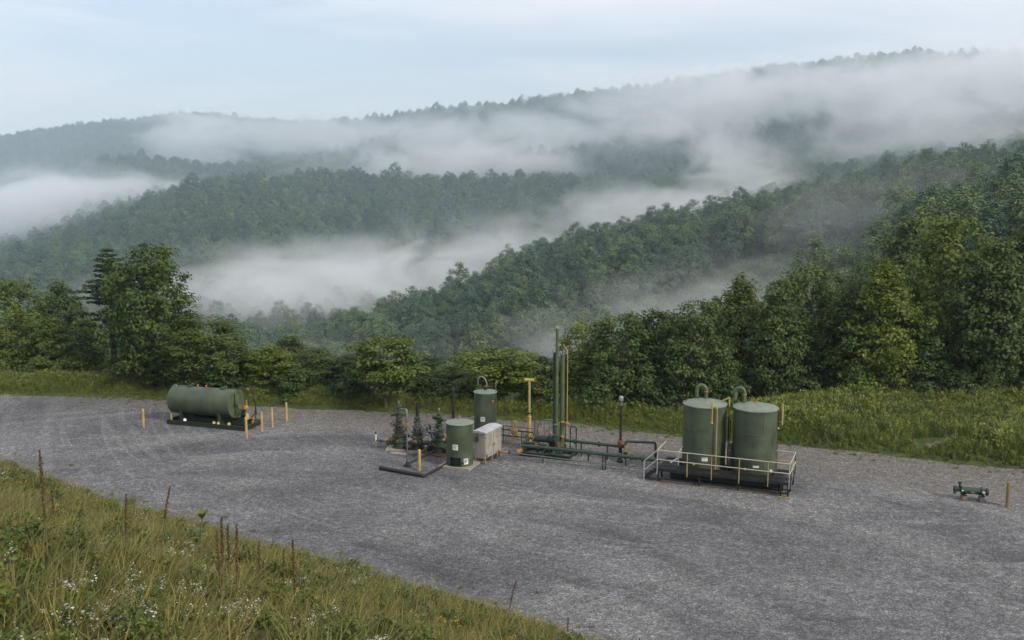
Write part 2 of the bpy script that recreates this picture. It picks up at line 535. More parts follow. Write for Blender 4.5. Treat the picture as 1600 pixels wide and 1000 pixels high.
def ground_mat():
    m, nd, lk, b = mat_new('valley_ground')
    g = nd.new('ShaderNodeNewGeometry')
    n1 = noise_node(nd, lk, g.outputs['Position'], 0.09, 6, 0.6)
    n2 = noise_node(nd, lk, g.outputs['Position'], 1.3, 6, 0.65)
    c1 = ramp(nd, lk, n1.outputs['Fac'], [(0.3, (0.035,0.050,0.018)), (0.55, (0.065,0.085,0.030)), (0.75, (0.10,0.105,0.045))])
    c2 = ramp(nd, lk, n2.outputs['Fac'], [(0.3, (0.6,0.6,0.6)), (0.7, (1.3,1.3,1.3))])
    lk.new(mixc(nd, lk, 1.0, c1, c2, 'MULTIPLY'), b.inputs['Base Color'])
    b.inputs['Roughness'].default_value = 0.95
    b.inputs['Specular IOR Level'].default_value = 0.1
    bp = nd.new('ShaderNodeBump'); bp.inputs['Strength'].default_value = 0.6; bp.inputs['Distance'].default_value = 0.3
    lk.new(n2.outputs['Fac'], bp.inputs['Height']); lk.new(bp.outputs['Normal'], b.inputs['Normal'])
    return m
M['ground'] = ground_mat()

def gravel_mat():
    m, nd, lk, b = mat_new('crushed_gravel')
    g = nd.new('ShaderNodeNewGeometry')
    P = g.outputs['Position']
    # stones
    vo = nd.new('ShaderNodeTexVoronoi'); vo.inputs['Scale'].default_value = 15.0; lk.new(P, vo.inputs['Vector'])
    vo2 = nd.new('ShaderNodeTexVoronoi'); vo2.inputs['Scale'].default_value = 4.2; lk.new(P, vo2.inputs['Vector'])
    sep = nd.new('ShaderNodeSeparateColor'); lk.new(vo.outputs['Color'], sep.inputs['Color'])
    sep2 = nd.new('ShaderNodeSeparateColor'); lk.new(vo2.outputs['Color'], sep2.inputs['Color'])
    st = ramp(nd, lk, sep.outputs['Red'], [(0.0, (0.48,0.48,0.49)), (0.5, (0.95,0.95,0.97)), (0.85, (1.2,1.2,1.22)), (1.0, (1.9,1.9,1.95))])
    st2 = ramp(nd, lk, sep2.outputs['Red'], [(0.0, (0.80,0.80,0.80)), (0.6, (0.95,0.95,0.95)), (1.0, (1.2,1.2,1.22))])
    # broad tone: blue-grey stone, packed brown-grey where wheels run
    nb = noise_node(nd, lk, P, 0.13, 8, 0.68)
    base = ramp(nd, lk, nb.outputs['Fac'], [(0.32, (0.120,0.116,0.119)), (0.5, (0.170,0.164,0.165)), (0.68, (0.231,0.221,0.214))])
    def arcs(cx, cy, ka, kr):
        # polar coordinates about the centre that trucks swing round
        sb = nd.new('ShaderNodeVectorMath'); sb.operation = 'SUBTRACT'; sb.inputs[1].default_value = (cx, cy, 0)
        lk.new(P, sb.inputs[0])
        le = nd.new('ShaderNodeVectorMath'); le.operation = 'LENGTH'; lk.new(sb.outputs[0], le.inputs[0])
        sp = nd.new('ShaderNodeSeparateXYZ'); lk.new(sb.outputs[0], sp.inputs[0])
        at = nd.new('ShaderNodeMath'); at.operation = 'ARCTAN2'
        lk.new(sp.outputs['Y'], at.inputs[0]); lk.new(sp.outputs['X'], at.inputs[1])
        cb = nd.new('ShaderNodeCombineXYZ')
        for o_, k_, ax in ((at.outputs[0], ka, 'X'), (le.outputs['Value'], kr, 'Y')):
            mu = nd.new('ShaderNodeMath'); mu.operation = 'MULTIPLY'; mu.inputs[1].default_value = k_
            lk.new(o_, mu.inputs[0]); lk.new(mu.outputs[0], cb.inputs[ax])
        return cb.outputs[0]
    ns = noise_node(nd, lk, arcs(-14, 14, 3.2, 0.26), 1.0, 3, 0.5, 0.8)
    fs = ramp(nd, lk, ns.outputs['Fac'], [(0.50, (0,0,0)), (0.66, (0.75,)*3)])
    c = mixc(nd, lk, fs, base, (0.265,0.246,0.227))
    fd = ramp(nd, lk, ns.outputs['Fac'], [(0.28, (0.75,)*3), (0.42, (0,0,0))])
    c = mixc(nd, lk, fd, c, (0.095,0.091,0.090))
    # narrow wheel tracks, only in places
    nt_ = noise_node(nd, lk, arcs(22, 92, 1.6, 0.62), 1.0, 1, 0.4, 0.7)
    nu_ = noise_node(nd, lk, arcs(-9, 58, 1.3, 0.8), 1.0, 1, 0.4, 0.5)
    nk = noise_node(nd, lk, P, 0.055, 3, 0.5)
    ft = ramp(nd, lk, nt_.outputs['Fac'], [(0.50, (0,0,0)), (0.56, (1,1,1)), (0.62, (0,0,0))])
    fk = ramp(nd, lk, nk.outputs['Fac'], [(0.40, (0,0,0)), (0.56, (0.45,)*3)])
    c = mixc(nd, lk, mixc(nd, lk, 1.0, ft, fk, 'MULTIPLY'), c, (0.30, 0.288, 0.282))
    nk2 = noise_node(nd, lk, P, 0.07, 3, 0.5, 0.4)
    fu = ramp(nd, lk, nu_.outputs['Fac'], [(0.47, (0,0,0)), (0.53, (1,1,1)), (0.59, (0,0,0))])
    fk2 = ramp(nd, lk, nk2.outputs['Fac'], [(0.42, (0,0,0)), (0.58, (0.3,)*3)])
    c = mixc(nd, lk, mixc(nd, lk, 1.0, fu, fk2, 'MULTIPLY'), c, (0.105, 0.098, 0.094))
    # the haul road worn along the far rim
    sx = nd.new('ShaderNodeSeparateXYZ'); lk.new(P, sx.inputs['Vector'])
    ma = nd.new('ShaderNodeMath'); ma.operation = 'MULTIPLY_ADD'; ma.inputs[1].default_value = 0.385
    lk.new(sx.outputs['X'], ma.inputs[0]); lk.new(sx.outputs['Y'], ma.inputs[2])
    nw = noise_node(nd, lk, P, 0.25, 4, 0.6)
    mw = nd.new('ShaderNodeMath'); mw.operation = 'MULTIPLY_ADD'; mw.inputs[1].default_value = 5.0
    lk.new(nw.outputs['Fac'], mw.inputs[0]); lk.new(ma.outputs['Value'], mw.inputs[2])
    mr = nd.new('ShaderNodeMapRange'); mr.inputs['From Min'].default_value = 64.5; mr.inputs['From Max'].default_value = 69.5
    lk.new(mw.outputs['Value'], mr.inputs['Value'])
    c = mixc(nd, lk, mr.outputs['Result'], c, (0.204,0.179,0.154))
    # rusty clay stains
    nr = noise_node(nd, lk, P, 0.33, 4, 0.6, 0.8)
    fr = ramp(nd, lk, nr.outputs['Fac'], [(0.64, (0,0,0)), (0.74, (0.55,)*3)])
    c = mixc(nd, lk, fr, c, (0.170,0.119,0.084))
    c = mixc(nd, lk, 1.0, c, st, 'MULTIPLY')
    c = mixc(nd, lk, 1.0, c, st2, 'MULTIPLY')
    lk.new(c, b.inputs['Base Color'])
    c = mixc(nd, lk, 1.0, c, (0.83, 0.865, 0.89), 'MULTIPLY')
    lk.new(c, b.inputs['Base Color'])
    b.inputs['Roughness'].default_value = 0.85
    b.inputs['Specular IOR Level'].default_value = 0.25
    bp = nd.new('ShaderNodeBump'); bp.inputs['Strength'].default_value = 0.8; bp.inputs['Distance'].default_value = 0.05
    lk.new(vo.outputs['Distance'], bp.inputs['Height'])
    bp.invert = True
    bp2 = nd.new('ShaderNodeBump'); bp2.inputs['Strength'].default_value = 0.25; bp2.inputs['Distance'].default_value = 0.10
    lk.new(ns.outputs['Fac'], bp2.inputs['Height']); lk.new(bp.outputs['Normal'], bp2.inputs['Normal'])
    lk.new(bp2.outputs['Normal'], b.inputs['Normal'])
    return m
M['gravel'] = gravel_mat()

tag(grid_mesh('valley_terrain', XX, YY, ZG, M['ground']), kind='structure')

# gravel well pad: a gently uneven sheet
gx, gy = np.meshgrid(np.linspace(-95, 95, 240), np.linspace(14, 96, 140), indexing='ij')
edge_ = rim(1000*gx/np.maximum(gy, 30))
gz = 0.03*fbm(gx, gy, 9, 3, 41) + 0.02*fbm(gx, gy, 2.2, 2, 45)
gz = np.where(gy > edge_+2.5, -6.0-0.5*(gy-edge_), gz)
tag(grid_mesh('gravel_pad', gx, gy, gz, M['gravel']), kind='structure')

# grassy cut slope the photograph is taken from
NX, NY, TOE = 0.552, 0.834, 31.3
def slope_z(x, y):
    x, y = np.asarray(x, float), np.asarray(y, float)
    s = TOE - NX*x - NY*y - 0.10*np.maximum(0, x+7) + 1.0*fbm(x, y, 6, 3, 51) + 0.9*fbm(x, y, 17, 2, 52)
    z = 0.490*s + 0.35*fbm(x, y, 5, 3, 55)*np.clip(s/4, 0, 1)
    return np.minimum(z, 15.3 + 0.06*(s-33)) - 0.02
sx_, sy_ = np.meshgrid(np.linspace(-75, 75, 260), np.linspace(-50, 92, 240), indexing='ij')
sz_ = np.maximum(slope_z(sx_, sy_), -2.5)
tag(grid_mesh('grassy_slope', sx_, sy_, sz_, M['ground']), kind='structure')

# ------------------------------------------------------------------ foliage builders
def leaves(rng, centers, radii, per, size, flat=0.7, up=0.8, crown_c=None, droop=0.0, out=0.5, rnd=0.45):
    """many small folded leaf faces spread through clumps -> verts, quads, tone"""
    n = len(centers)
    C = np.repeat(centers, per, 0)
    Rr = np.repeat(radii, per)
    d = rng.normal(size=(n*per, 3))
    d /= np.linalg.norm(d, axis=1)[:, None]
    rad = rng.random(n*per)**0.45
    off = d*rad[:, None]*Rr[:, None]
    off[:, 2] *= flat
    P = C + off
    nrm = d*0.55 + rng.normal(size=d.shape)*rnd
    nrm[:, 2] += up
    if crown_c is not None:
        o = P-crown_c
        nrm += out*o/np.maximum(np.linalg.norm(o, axis=1)[:, None], 1e-3)
    nrm /= np.linalg.norm(nrm, axis=1)[:, None]
    t = rng.normal(size=d.shape)
    t -= nrm*(t*nrm).sum(1)[:, None]
    t /= np.linalg.norm(t, axis=1)[:, None]
    b = np.cross(nrm, t)
    L = size*(0.65+0.7*rng.random(n*per))[:, None]
    W = L*0.33
    fold = nrm*L*0.10
    v = np.stack([P-t*L/2, P+b*W+fold, P+t*L/2-nrm*L*droop, P-b*W+fold], 1).reshape(-1, 3)
    q = np.arange(n*per*4).reshape(-1, 4)
    tone = np.clip(0.5 + 0.22*rng.normal(size=n*per) + 0.16*np.repeat(rng.normal(size=n), per), 0, 1)
    return v, q, np.repeat(tone, 4)

def crown_clumps(rng, H, base, Rmax, prof, n, sep, seed, inner=0.45, rough=0.40):
    pts = []
    tries = 0
    while len(pts) < n and tries < n*40:
        tries += 1
        h = rng.random()
        r = prof(h)
        if rng.random() > (r+0.15): continue
        a = rng.random()*2*math.pi
        w = 1 + rough*(2*float(vnoise(np.array(a*1.6+seed*7.1), np.array(h*4.0), seed))-1) + rough*0.7*(2*float(vnoise(np.array(a*3.3), np.array(h*9.0), seed+5))-1)
        rr = Rmax*r*w*(inner + (1-inner)*rng.random()**0.55)
        p = np.array([rr*math.cos(a), rr*math.sin(a), base + h*(H-base)])
        if all(np.sum((p-q)**2) > sep*sep for q in pts[-60:]):
            pts.append(p)
    return np.array(pts)

def limb(mb, a, b, r0, r1, sag, n=5):
    a, b = Vector(a), Vector(b)
    pts = []
    for i in range(4):
        t = i/3
        p = a.lerp(b, t)
        p.z += sag*math.sin(math.pi*t)
        pts.append(p)
    mb.tube(pts, [r0+(r1-r0)*i/3 for i in range(4)], n)

def make_broadleaf(name, seed, H, base, Rmax, prof, n, sep, per, leaf, crad, tr=0.16, limbs=34, lean=0.3, stems=1):
    """-> (trunk mesh, crown mesh), at real size, foot at the origin"""
    rng = np.random.default_rng(seed)
    C = crown_clumps(rng, H, base, Rmax, prof, n, sep, seed)
    mb = MB()
    tops = []
    for s in range(stems):
        lx, ly = rng.normal()*lean, rng.normal()*lean
        sx, sy = (rng.normal()*0.35, rng.normal()*0.35) if stems > 1 else (0, 0)
        hh = H*(0.9-0.1*s)
        path = [Vector((sx+lx*t*t*1.2+0.12*math.sin(5*t+seed), sy+ly*t*t*1.2+0.12*math.cos(4*t+seed), hh*t-0.35*(1-t))) for t in [0, .03, .15, .3, .45, .6, .75, .9, 1]]
        rr = [tr*1.7, tr*1.2, tr, tr*.88, tr*.75, tr*.6, tr*.42, tr*.24, tr*.08]
        mb.tube(path, rr, 9)
        tops.append(path)
    idx = rng.choice(len(C), min(limbs, len(C)), replace=False)
    for k, i in enumerate(idx):
        c = C[i]
        path = tops[k % stems]
        t = max(0.16, min(0.9, (c[2]/H)*0.72 - 0.03 + rng.normal()*0.04))
        j = t*(len(path)-1)
        ts = [0, .03, .15, .3, .45, .6, .75, .9, 1]
        for q in range(8):
            if ts[q] <= t <= ts[q+1]:
                a = path[q].lerp(path[q+1], (t-ts[q])/(ts[q+1]-ts[q]))
                break
        limb(mb, a, c, tr*(0.42-0.25*t), 0.012, 0.25*rng.random())
    trunk = mb.mesh(name+'_trunk', M['bark'])
    v, q, tone = leaves(rng, C, crad*(0.7+0.6*rng.random(len(C))), per, leaf, 0.62, 0.75, np.array([0, 0, base+(H-base)*0.45]), 0.12)
    crown = quads_mesh(name+'_crown', v, q, M['leaf'], tone)
    return trunk, crown

def make_conifer(name, seed, H, Rmax, base, whorls, gap=0.0):
    rng = np.random.default_rng(seed)
    mb = MB()
    mb.tube([Vector((0.05*math.sin(3*t), 0.05*math.cos(2*t), H*t-0.3*(1-t))) for t in [0, .1, .3, .6, 1]], [0.24, 0.19, 0.15, 0.09, 0.015], 9)
    cs, rs = [], []
    for w in range(whorls):
        f = w/(whorls-1)
        h = base + (H*0.985-base)*f**0.92
        Lw = Rmax*(1-f)**0.72*(0.75+0.5*rng.random()) + 0.18
        nb = int(5+2*rng.random())
        a0 = rng.random()*6.28
        for k in range(nb):
            if rng.random() < gap: continue
            a = a0 + 6.283*k/nb + rng.normal()*0.2
            L = Lw*(0.6+0.55*rng.random())
            rise = 0.10*L + 0.35*f*L
            tip = Vector((L*math.cos(a), L*math.sin(a), h+rise*0.4-0.06*L))
            limb(mb, (0, 0, h-0.12*L), tip, 0.03+0.015*L, 0.008, 0.10*L, 4)
            m = max(3, int(L/0.28))
            for i in range(m):
                t = 0.22+0.78*(i+0.5)/m
                p = np.array([L*t*math.cos(a), L*t*math.sin(a), h-0.12*L*(1-t)+(rise*0.4-0.06*L)*t+0.10*L*math.sin(math.pi*t)])
                wd = 0.16+0.34*L*(0.35 if t > 0.85 else 0.5)*(1-abs(t-0.6))
                side = np.array([-math.sin(a), math.cos(a), 0])
                for s in (-1, 0, 1):
                    cs.append(p + side*s*wd*0.8*rng.random() + np.array([0, 0, 0.03*rng.normal()]))
                    rs.append(0.16+0.13*rng.random())
    cs, rs = np.array(cs), np.array(rs)
    v, q, tone = leaves(rng, cs, rs*1.25, 9, 0.19, 0.32, 1.0, None, 0.15)
    return mb.mesh(name+'_trunk', M['bark']), quads_mesh(name+'_crown', v, q, M['needle'], tone)

def p_round(h): return max(0.0, (1-(2*h-0.85)**2/1.4)) ** 0.5 if (2*h-0.85)**2 < 1.4 else 0
def p_oval(h): return max(0.05, math.sin(math.pi*min(1, (h*0.9+0.1)))**0.75)
def p_tall(h): return max(0.05, (0.55+0.45*math.sin(math.pi*(h*0.8+0.12)))*(1-h**5))
def p_spread(h): return max(0.05, (0.35+0.75*h**0.7)*(1-h**6)**0.5)
def p_shrub(h): return max(0.1, (1-h**2.2)**0.6)

KIND = {
    'broad':  make_broadleaf('broad_tree', 11, 10, 1.4, 3.3, p_round, 210, 0.62, 74, 0.27, 0.78),
    'oval':   make_broadleaf('oval_tree', 23, 10, 1.0, 2.7, p_oval, 200, 0.60, 74, 0.26, 0.74),
    'tall':   make_broadleaf('tall_tree', 35, 12, 1.2, 2.5, p_tall, 230, 0.58, 70, 0.26, 0.72, tr=0.18),
    'spread': make_broadleaf('spreading_tree', 47, 7, 1.9, 2.9, p_spread, 130, 0.62, 70, 0.26, 0.74, tr=0.13, limbs=40, lean=0.5),
    'airy':   make_broadleaf('airy_tree', 59, 9, 2.6, 2.0, p_oval, 75, 0.62, 46, 0.25, 0.66, tr=0.12, limbs=60),
    'lobed':  make_broadleaf('lobed_tree', 71, 9, 0.6, 2.9, p_shrub, 210, 0.62, 72, 0.26, 0.78, stems=2),
    'shrub':  make_broadleaf('shrub', 83, 2.6, 0.15, 1.6, p_shrub, 75, 0.36, 60, 0.20, 0.46, tr=0.04, limbs=20, stems=3),
    'pine':   make_conifer('layered_conifer', 95, 11.5, 2.7, 4.2, 17, 0.16),
    'spruce': make_conifer('dense_conifer', 97, 10, 2.4, 0.5, 24, 0.0),
}
KH = {'broad':10, 'oval':10, 'tall':12, 'spread':7, 'airy':9, 'lobed':9, 'shrub':2.6, 'pine':11.5, 'spruce':10}
KW = {'broad':6.9, 'oval':5.8, 'tall':5.4, 'spread':6.0, 'airy':4.2, 'lobed':6.2, 'shrub':3.4, 'pine':5.0, 'spruce':4.6}
BASE_TINT = (1, 1, 1)
def plant_tree(kind, x, y, top, width, tint, rot, label, group=None, name=None, cat='tree', sink=0.0):
    z = float(T(x, y)) - sink
    h = max(1.2, top-z)
    nm = name or {'shrub':'shrub', 'pine':'conifer_tree', 'spruce':'conifer_tree'}.get(kind, 'broadleaf_tree')
    t = thing(nm, (x, y, z), rot, label, cat, group)
    s = h/KH[kind]
    w = width/KW[kind]
    t.scale = (w, w, s)
    tk = link('trunk', KIND[kind][0], t)
    cr = link('crown', KIND[kind][1], t)
    cr.color = (*tint, 1)
    return t

# trees and shrubs along the far rim of the gravel (metres: x, y, height of the top above the gravel, crown width)
G_, Y_, D_, O_ = (1,1,1), (1.32,1.2,0.8), (0.68,0.74,0.78), (1.08,0.98,0.8)
RIM = 'trees along the far rim of the gravel pad'
trees = [
 ('pine',  -34.9, 86.5, 11.3, 7.4, (0.85,0.95,1.0), 0.4, 'tiered conifer with bare gaps between its drooping branches, left of the big dark tree'),
 ('pine',  -32.9, 89.5, 11.5, 5.2, (0.8,0.9,0.9), 2.2, 'conifer whose pointed tip shows between the tiered conifer and the big dark tree'),
 ('broad', -29.6, 82.0, 11.7, 7.2, (0.80,0.86,0.75), 0.9, 'biggest dark tree behind the horizontal tank, dense and round topped'),
 ('broad', -44.3, 89.5, 5.2, 6.2, Y_, 1.7, 'yellow-green rounded tree at the left edge of the photo'),
 ('lobed', -40.6, 87.5, 5.2, 5.2, (1.22,1.15,0.85), 3.0, 'yellow-green bushy tree between the left edge and the tiered conifer'),
 ('oval',  -48.7, 107.0, 5.9, 7.0, G_, 0.2, 'darker green tree rising behind the yellow-green bushy tree'),
 ('broad', -55.4, 111.0, 5.8, 8.5, G_, 4.1, 'tall mid-green tree behind the yellow-green tree at the left edge'),
 ('oval',  -42.0, 98.0, 3.4, 4.6, D_, 5.0, 'small dark tree just left of the tiered conifer'),
 ('broad', -25.0, 80.0, 6.2, 6.6, O_, 2.4, 'rounded olive-topped tree right of the big dark tree, behind the horizontal tank'),
 ('lobed', -27.0, 80.2, 3.4, 4.6, G_, 1.2, 'low bushy tree at the foot of the big dark tree'),
 ('lobed', -22.3, 82.0, 2.9, 5.4, D_, 0.5, 'low dark tree behind the right end of the horizontal tank'),
 ('oval',  -19.5, 79.5, 4.0, 5.4, Y_, 3.3, 'yellow-green tree behind the row of four bollards'),
 ('oval',  -20.3, 90.0, 3.0, 5.6, D_, 2.0, 'narrow dark tree top rising behind the yellow-green tree by the bollards'),
 ('broad', -16.2, 81.0, 3.4, 5.6, D_, 1.0, 'dark rounded tree right of the yellow-green tree by the bollards'),
 ('lobed', -13.0, 80.0, 3.3, 5.6, D_, 4.4, 'dark bushy tree left of the spreading tree with the pale trunk'),
 ('spread', -9.5, 74.4, 5.4, 6.0, G_, 0.0, 'spreading tree with a visible pale trunk, behind the wellheads'),
 ('lobed', -7.0, 84.0, 2.4, 5.4, D_, 0.7, 'low dark tree just right of the spreading tree with the pale trunk'),
 ('oval',  -4.8, 80.0, 2.4, 4.6, G_, 2.9, 'low green tree above the black vent stack'),
 ('broad', -2.9, 85.0, 2.0, 5.4, D_, 3.7, 'low dark tree behind the taller green tank'),
 ('spread', -0.9, 75.2, 4.4, 7.0, Y_, 1.9, 'wide yellow-green tree behind the taller green tank and the yellow tee post'),
 ('oval',  2.4, 84.8, 2.1, 5.0, D_, 2.6, 'low dark tree between the yellow tee post and the tall separator stack'),
 ('airy',  6.0, 84.0, 5.6, 4.2, Y_, 5.2, 'slim airy tree with sky showing through its crown, right of the tall separator stack'),
 ('lobed', 4.9, 74.8, 4.2, 4.4, O_, 0.3, 'bushy olive tree directly behind the tall separator stack'),
 ('broad', 8.2, 73.8, 7.4, 6.0, G_, 4.8, 'rounded green tree left of the capped vent post'),
 ('oval',  10.9, 75.8, 7.3, 5.4, D_, 1.5, 'dark tree behind the capped vent post'),
 ('broad', 13.7, 72.8, 8.4, 5.8, G_, 0.1, 'leafy tree behind the left one of the two big tanks'),
 ('tall',  16.9, 82.0, 7.5, 4.6, D_, 3.9, 'dark narrow tree behind the gap between the two big tanks'),
 ('tall',  18.4, 80.0, 9.6, 5.2, O_, 2.3, 'tall olive-topped tree rising above the right one of the two big tanks'),
 ('oval',  20.4, 76.5, 8.9, 5.0, G_, 0.8, 'tree right of the two big tanks, lower than the olive-topped tree'),
 ('broad', 23.6, 80.0, 10.3, 6.6, (1.05,1.0,0.95), 5.5, 'greyish green wide tree right of the two big tanks'),
 ('tall',  25.9, 76.0, 9.2, 5.0, D_, 1.1, 'dark slim tree left of the tallest yellow-green tree'),
 ('tall',  27.9, 74.5, 11.3, 5.4, Y_, 2.7, 'tall yellow-green tree in the right hand wood'),
 ('oval',  36.4, 92.0, 13.4, 7.0, (1.1,1.05,1.0), 0.6, 'paler tree standing farther back, left of the biggest tree in the right hand wood'),
 ('broad', 34.6, 79.0, 14.2, 8.2, (1.28,1.18,0.78), 3.5, 'biggest tree in the right hand wood with a yellow-green top'),
 ('oval',  36.2, 74.5, 12.6, 6.0, G_, 4.0, 'tall dark tree just right of the biggest yellow-topped tree'),
 ('tall',  39.4, 76.0, 14.2, 6.4, G_, 1.3, 'tall tree cut by the right edge of the photo'),
 ('lobed', 31.0, 76.0, 7.2, 6.2, D_, 2.1, 'lower dark tree under the biggest tree in the right hand wood'),
 ('broad', 30.2, 84.0, 10.2, 6.0, G_, 0.2, 'tree filling the gap left of the biggest tree in the right hand wood'),
 ('oval',  43.5, 82.0, 15.0, 7.0, G_, 2.0, 'tree beyond the right edge of the wood'),
]
for k, x, y, top, w, tint, rot, lab in trees:
    plant_tree(k, x, y, top, w, tint, rot, lab, RIM)
# understorey along the rim
US = 'understorey shrubs along the far rim of the gravel'
shr = [(-37.0,84.5,2.4,4.6,Y_,'bright green shrub in the grass left of the big dark tree'),
       (-32.6,83.2,2.4,4.0,G_,'green shrub under the left side of the big dark tree'),
       (-23.2,77.8,2.7,4.2,D_,'shrub behind the middle of the horizontal tank'),
       (-17.3,77.9,2.4,4.2,D_,'low shrub behind the bollard nearest the weeds'),
       (-12.4,77.0,2.3,4.0,D_,'low dark shrub left of the pale trunked tree'),
       (-6.4,76.2,2.1,4.2,D_,'low dark shrub right of the pale trunked tree'),
       (-3.4,75.4,2.1,3.8,G_,'low shrub behind the taller green tank'),
       (2.6,73.6,2.4,4.0,D_,'low shrub behind the yellow tee post'),
       (6.6,72.6,3.3,3.8,G_,'shrub at the foot of the rounded tree by the capped vent post'),
       (10.4,71.8,3.1,4.0,D_,'dark shrub behind the capped vent post'),
       (15.6,71.0,3.3,4.2,D_,'dark shrub behind the left one of the two big tanks'),
       (22.6,75.6,2.6,4.2,D_,'dark shrub right of the two big tanks at the edge of the wood'),
       (25.6,73.2,3.6,3.6,(1.5,1.45,1.0),'bright maple-like sapling at the edge of the right hand wood'),
       (33.2,73.2,3.2,4.6,D_,'dark shrub below the biggest tree in the right hand wood'),
       (39.0,72.6,3.0,4.6,D_,'dark shrub at the right edge of the photo')]
for i, (x, y, top, w, tint, lab) in enumerate(shr):
    plant_tree('shrub', x, y, top, w, tint, i*1.7, lab, US, cat='shrub')

# ------------------------------------------------------------------ far woods
def far_tree(name, seed, H, Rr, prof, n, per, leaf, crad, conifer=False):
    rng = np.random.default_rng(seed)
    C = crown_clumps(rng, H, H*0.10, Rr, prof, n, 0.8, seed, 0.72, 0.20)
    v, q, tone = leaves(rng, C, crad*(0.7+0.6*rng.random(len(C))), per, leaf, 0.75, 0.8, np.array([0, 0, H*0.40]), 0.1, 1.3, 0.22)
    mb = MB().tube([(0,0,-1.5), (0.05,0,H*0.4), (0.1,0.1,H*0.85)], [0.24, 0.17, 0.05], 5)
    tv, tf = np.array(mb.v), [f for f in mb.f if len(f) == 4]
    V = np.concatenate([v, tv]); Q = np.concatenate([q, np.array(tf)+len(v)])
    me = quads_mesh(name, V, Q, M['forest'], np.concatenate([tone, np.zeros(len(tv))]))
    me.materials.append(M['bark'])
    mi = np.zeros(len(Q), np.int32); mi[len(q):] = 1
    me.polygons.foreach_set('material_index', mi)
    return me
def p_point(h): return max(0.04, (1-h)**0.75*min(1, 0.4+4*h))
def p_dome(h): return max(0.05, (1-h**2.6)**0.6*min(1, 0.7+1.4*h))
FAR = [far_tree('hill_tree_a', 101, 13, 3.9, p_dome, 90, 38, 0.58, 1.15),
       far_tree('hill_tree_b', 102, 14.5, 3.6, p_dome, 90, 38, 0.58, 1.1),
       far_tree('hill_tree_c', 103, 13.5, 4.2, p_dome, 96, 38, 0.56, 1.2),
       far_tree('hill_tree_d', 104, 11.5, 4.2, p_dome, 90, 38, 0.58, 1.2),
       far_tree('hill_tree_e', 105, 14.5, 3.4, p_dome, 88, 36, 0.56, 1.05)]
BUSH = [far_tree('hill_bush', 106, 3.2, 2.1, p_shrub, 26, 22, 0.42, 0.55)]
protos = bpy.data.collections.new('prototypes')

def proto(name, me, coll):
    o = bpy.data.objects.new(name, me)
    coll.objects.link(o)
    return o

def scatter(name, P, rot, scl, idx, meshes, tilt=None):
    """one object whose points carry instances of the given meshes"""
    coll = bpy.data.collections.new(name+'_kinds')
    for i, me in enumerate(meshes):
        proto('%s_kind_%02d' % (name, i), me, coll)
    me = bpy.data.meshes.new(name)
    me.vertices.add(len(P))
    me.vertices.foreach_set('co', np.ascontiguousarray(P, dtype=np.float32).ravel())
    for nm, ty, arr in (('rot', 'FLOAT', rot), ('scl', 'FLOAT', scl)):
        a = me.attributes.new(nm, ty, 'POINT'); a.data.foreach_set('value', np.ascontiguousarray(arr, dtype=np.float32))
    a = me.attributes.new('idx', 'INT', 'POINT'); a.data.foreach_set('value', np.ascontiguousarray(idx, dtype=np.int32))
    o = link(name, me)
    ng = bpy.data.node_groups.new(name+'_scatter', 'GeometryNodeTree')
    ng.interface.new_socket('Geometry', in_out='INPUT', socket_type='NodeSocketGeometry')
    ng.interface.new_socket('Geometry', in_out='OUTPUT', socket_type='NodeSocketGeometry')
    N, L = ng.nodes, ng.links
    gi, go = N.new('NodeGroupInput'), N.new('NodeGroupOutput')
    ci = N.new('GeometryNodeCollectionInfo')
    ci.inputs['Collection'].default_value = coll
    ci.inputs['Separate Children'].default_value = True
    ci.inputs['Reset Children'].default_value = True
    ip = N.new('GeometryNodeInstanceOnPoints')
    ip.inputs['Pick Instance'].default_value = True
    def att(nm, ty):
        q = N.new('GeometryNodeInputNamedAttribute'); q.data_type = ty; q.inputs['Name'].default_value = nm
        return q.outputs['Attribute']
    cx = N.new('ShaderNodeCombineXYZ')
    L.new(att('rot', 'FLOAT'), cx.inputs['Z'])
    L.new(gi.outputs[0], ip.inputs['Points'])
    L.new(ci.outputs[0], ip.inputs['Instance'])
    L.new(att('idx', 'INT'), ip.inputs['Instance Index'])
    er = N.new('FunctionNodeEulerToRotation')
    L.new(cx.outputs[0], er.inputs[0])
    L.new(er.outputs[0], ip.inputs['Rotation'])
    L.new(att('scl', 'FLOAT'), ip.inputs['Scale'])
    L.new(ip.outputs[0], go.inputs[0])
    md = o.modifiers.new('scatter', 'NODES')
    md.node_group = ng
    return o

# horizon of each bearing, to leave out the trees nobody could see
colb = np.linspace(-640, 640, 321)
yrow = 100 * (2600/100) ** np.linspace(0, 1, 320)
CX = colb[:, None]*yrow[None, :]/1000
CZ = T(CX, np.broadcast_to(yrow, CX.shape))
ANG = (CZ + 9 - 18)/yrow[None, :]
RUN = np.maximum.accumulate(ANG, 1)
def seen(x, y, z, h, tol):
    b = 1000*x/y
    i = np.clip(np.round((b-colb[0])/(colb[1]-colb[0])).astype(int), 0, len(colb)-1)
    j = np.clip((np.log(y/100)/np.log(26)*(len(yrow)-1)).astype(int)-1, 0, len(yrow)-1)
    return (z+h-18)/y > RUN[i, j]-tol

def in_clearing(b, y):
    lo = np.interp(b, [bear(930), bear(1050), bear(1200), bear(1420)], [236, 228, 226, 240])
    hi = np.interp(b, [bear(930), bear(1000), bear(1100), bear(1200), bear(1350), bear(1430)], [240, 300, 335, 345, 322, 244])
    return (b > bear(930)) & (b < bear(1430)) & (y > lo) & (y < hi)

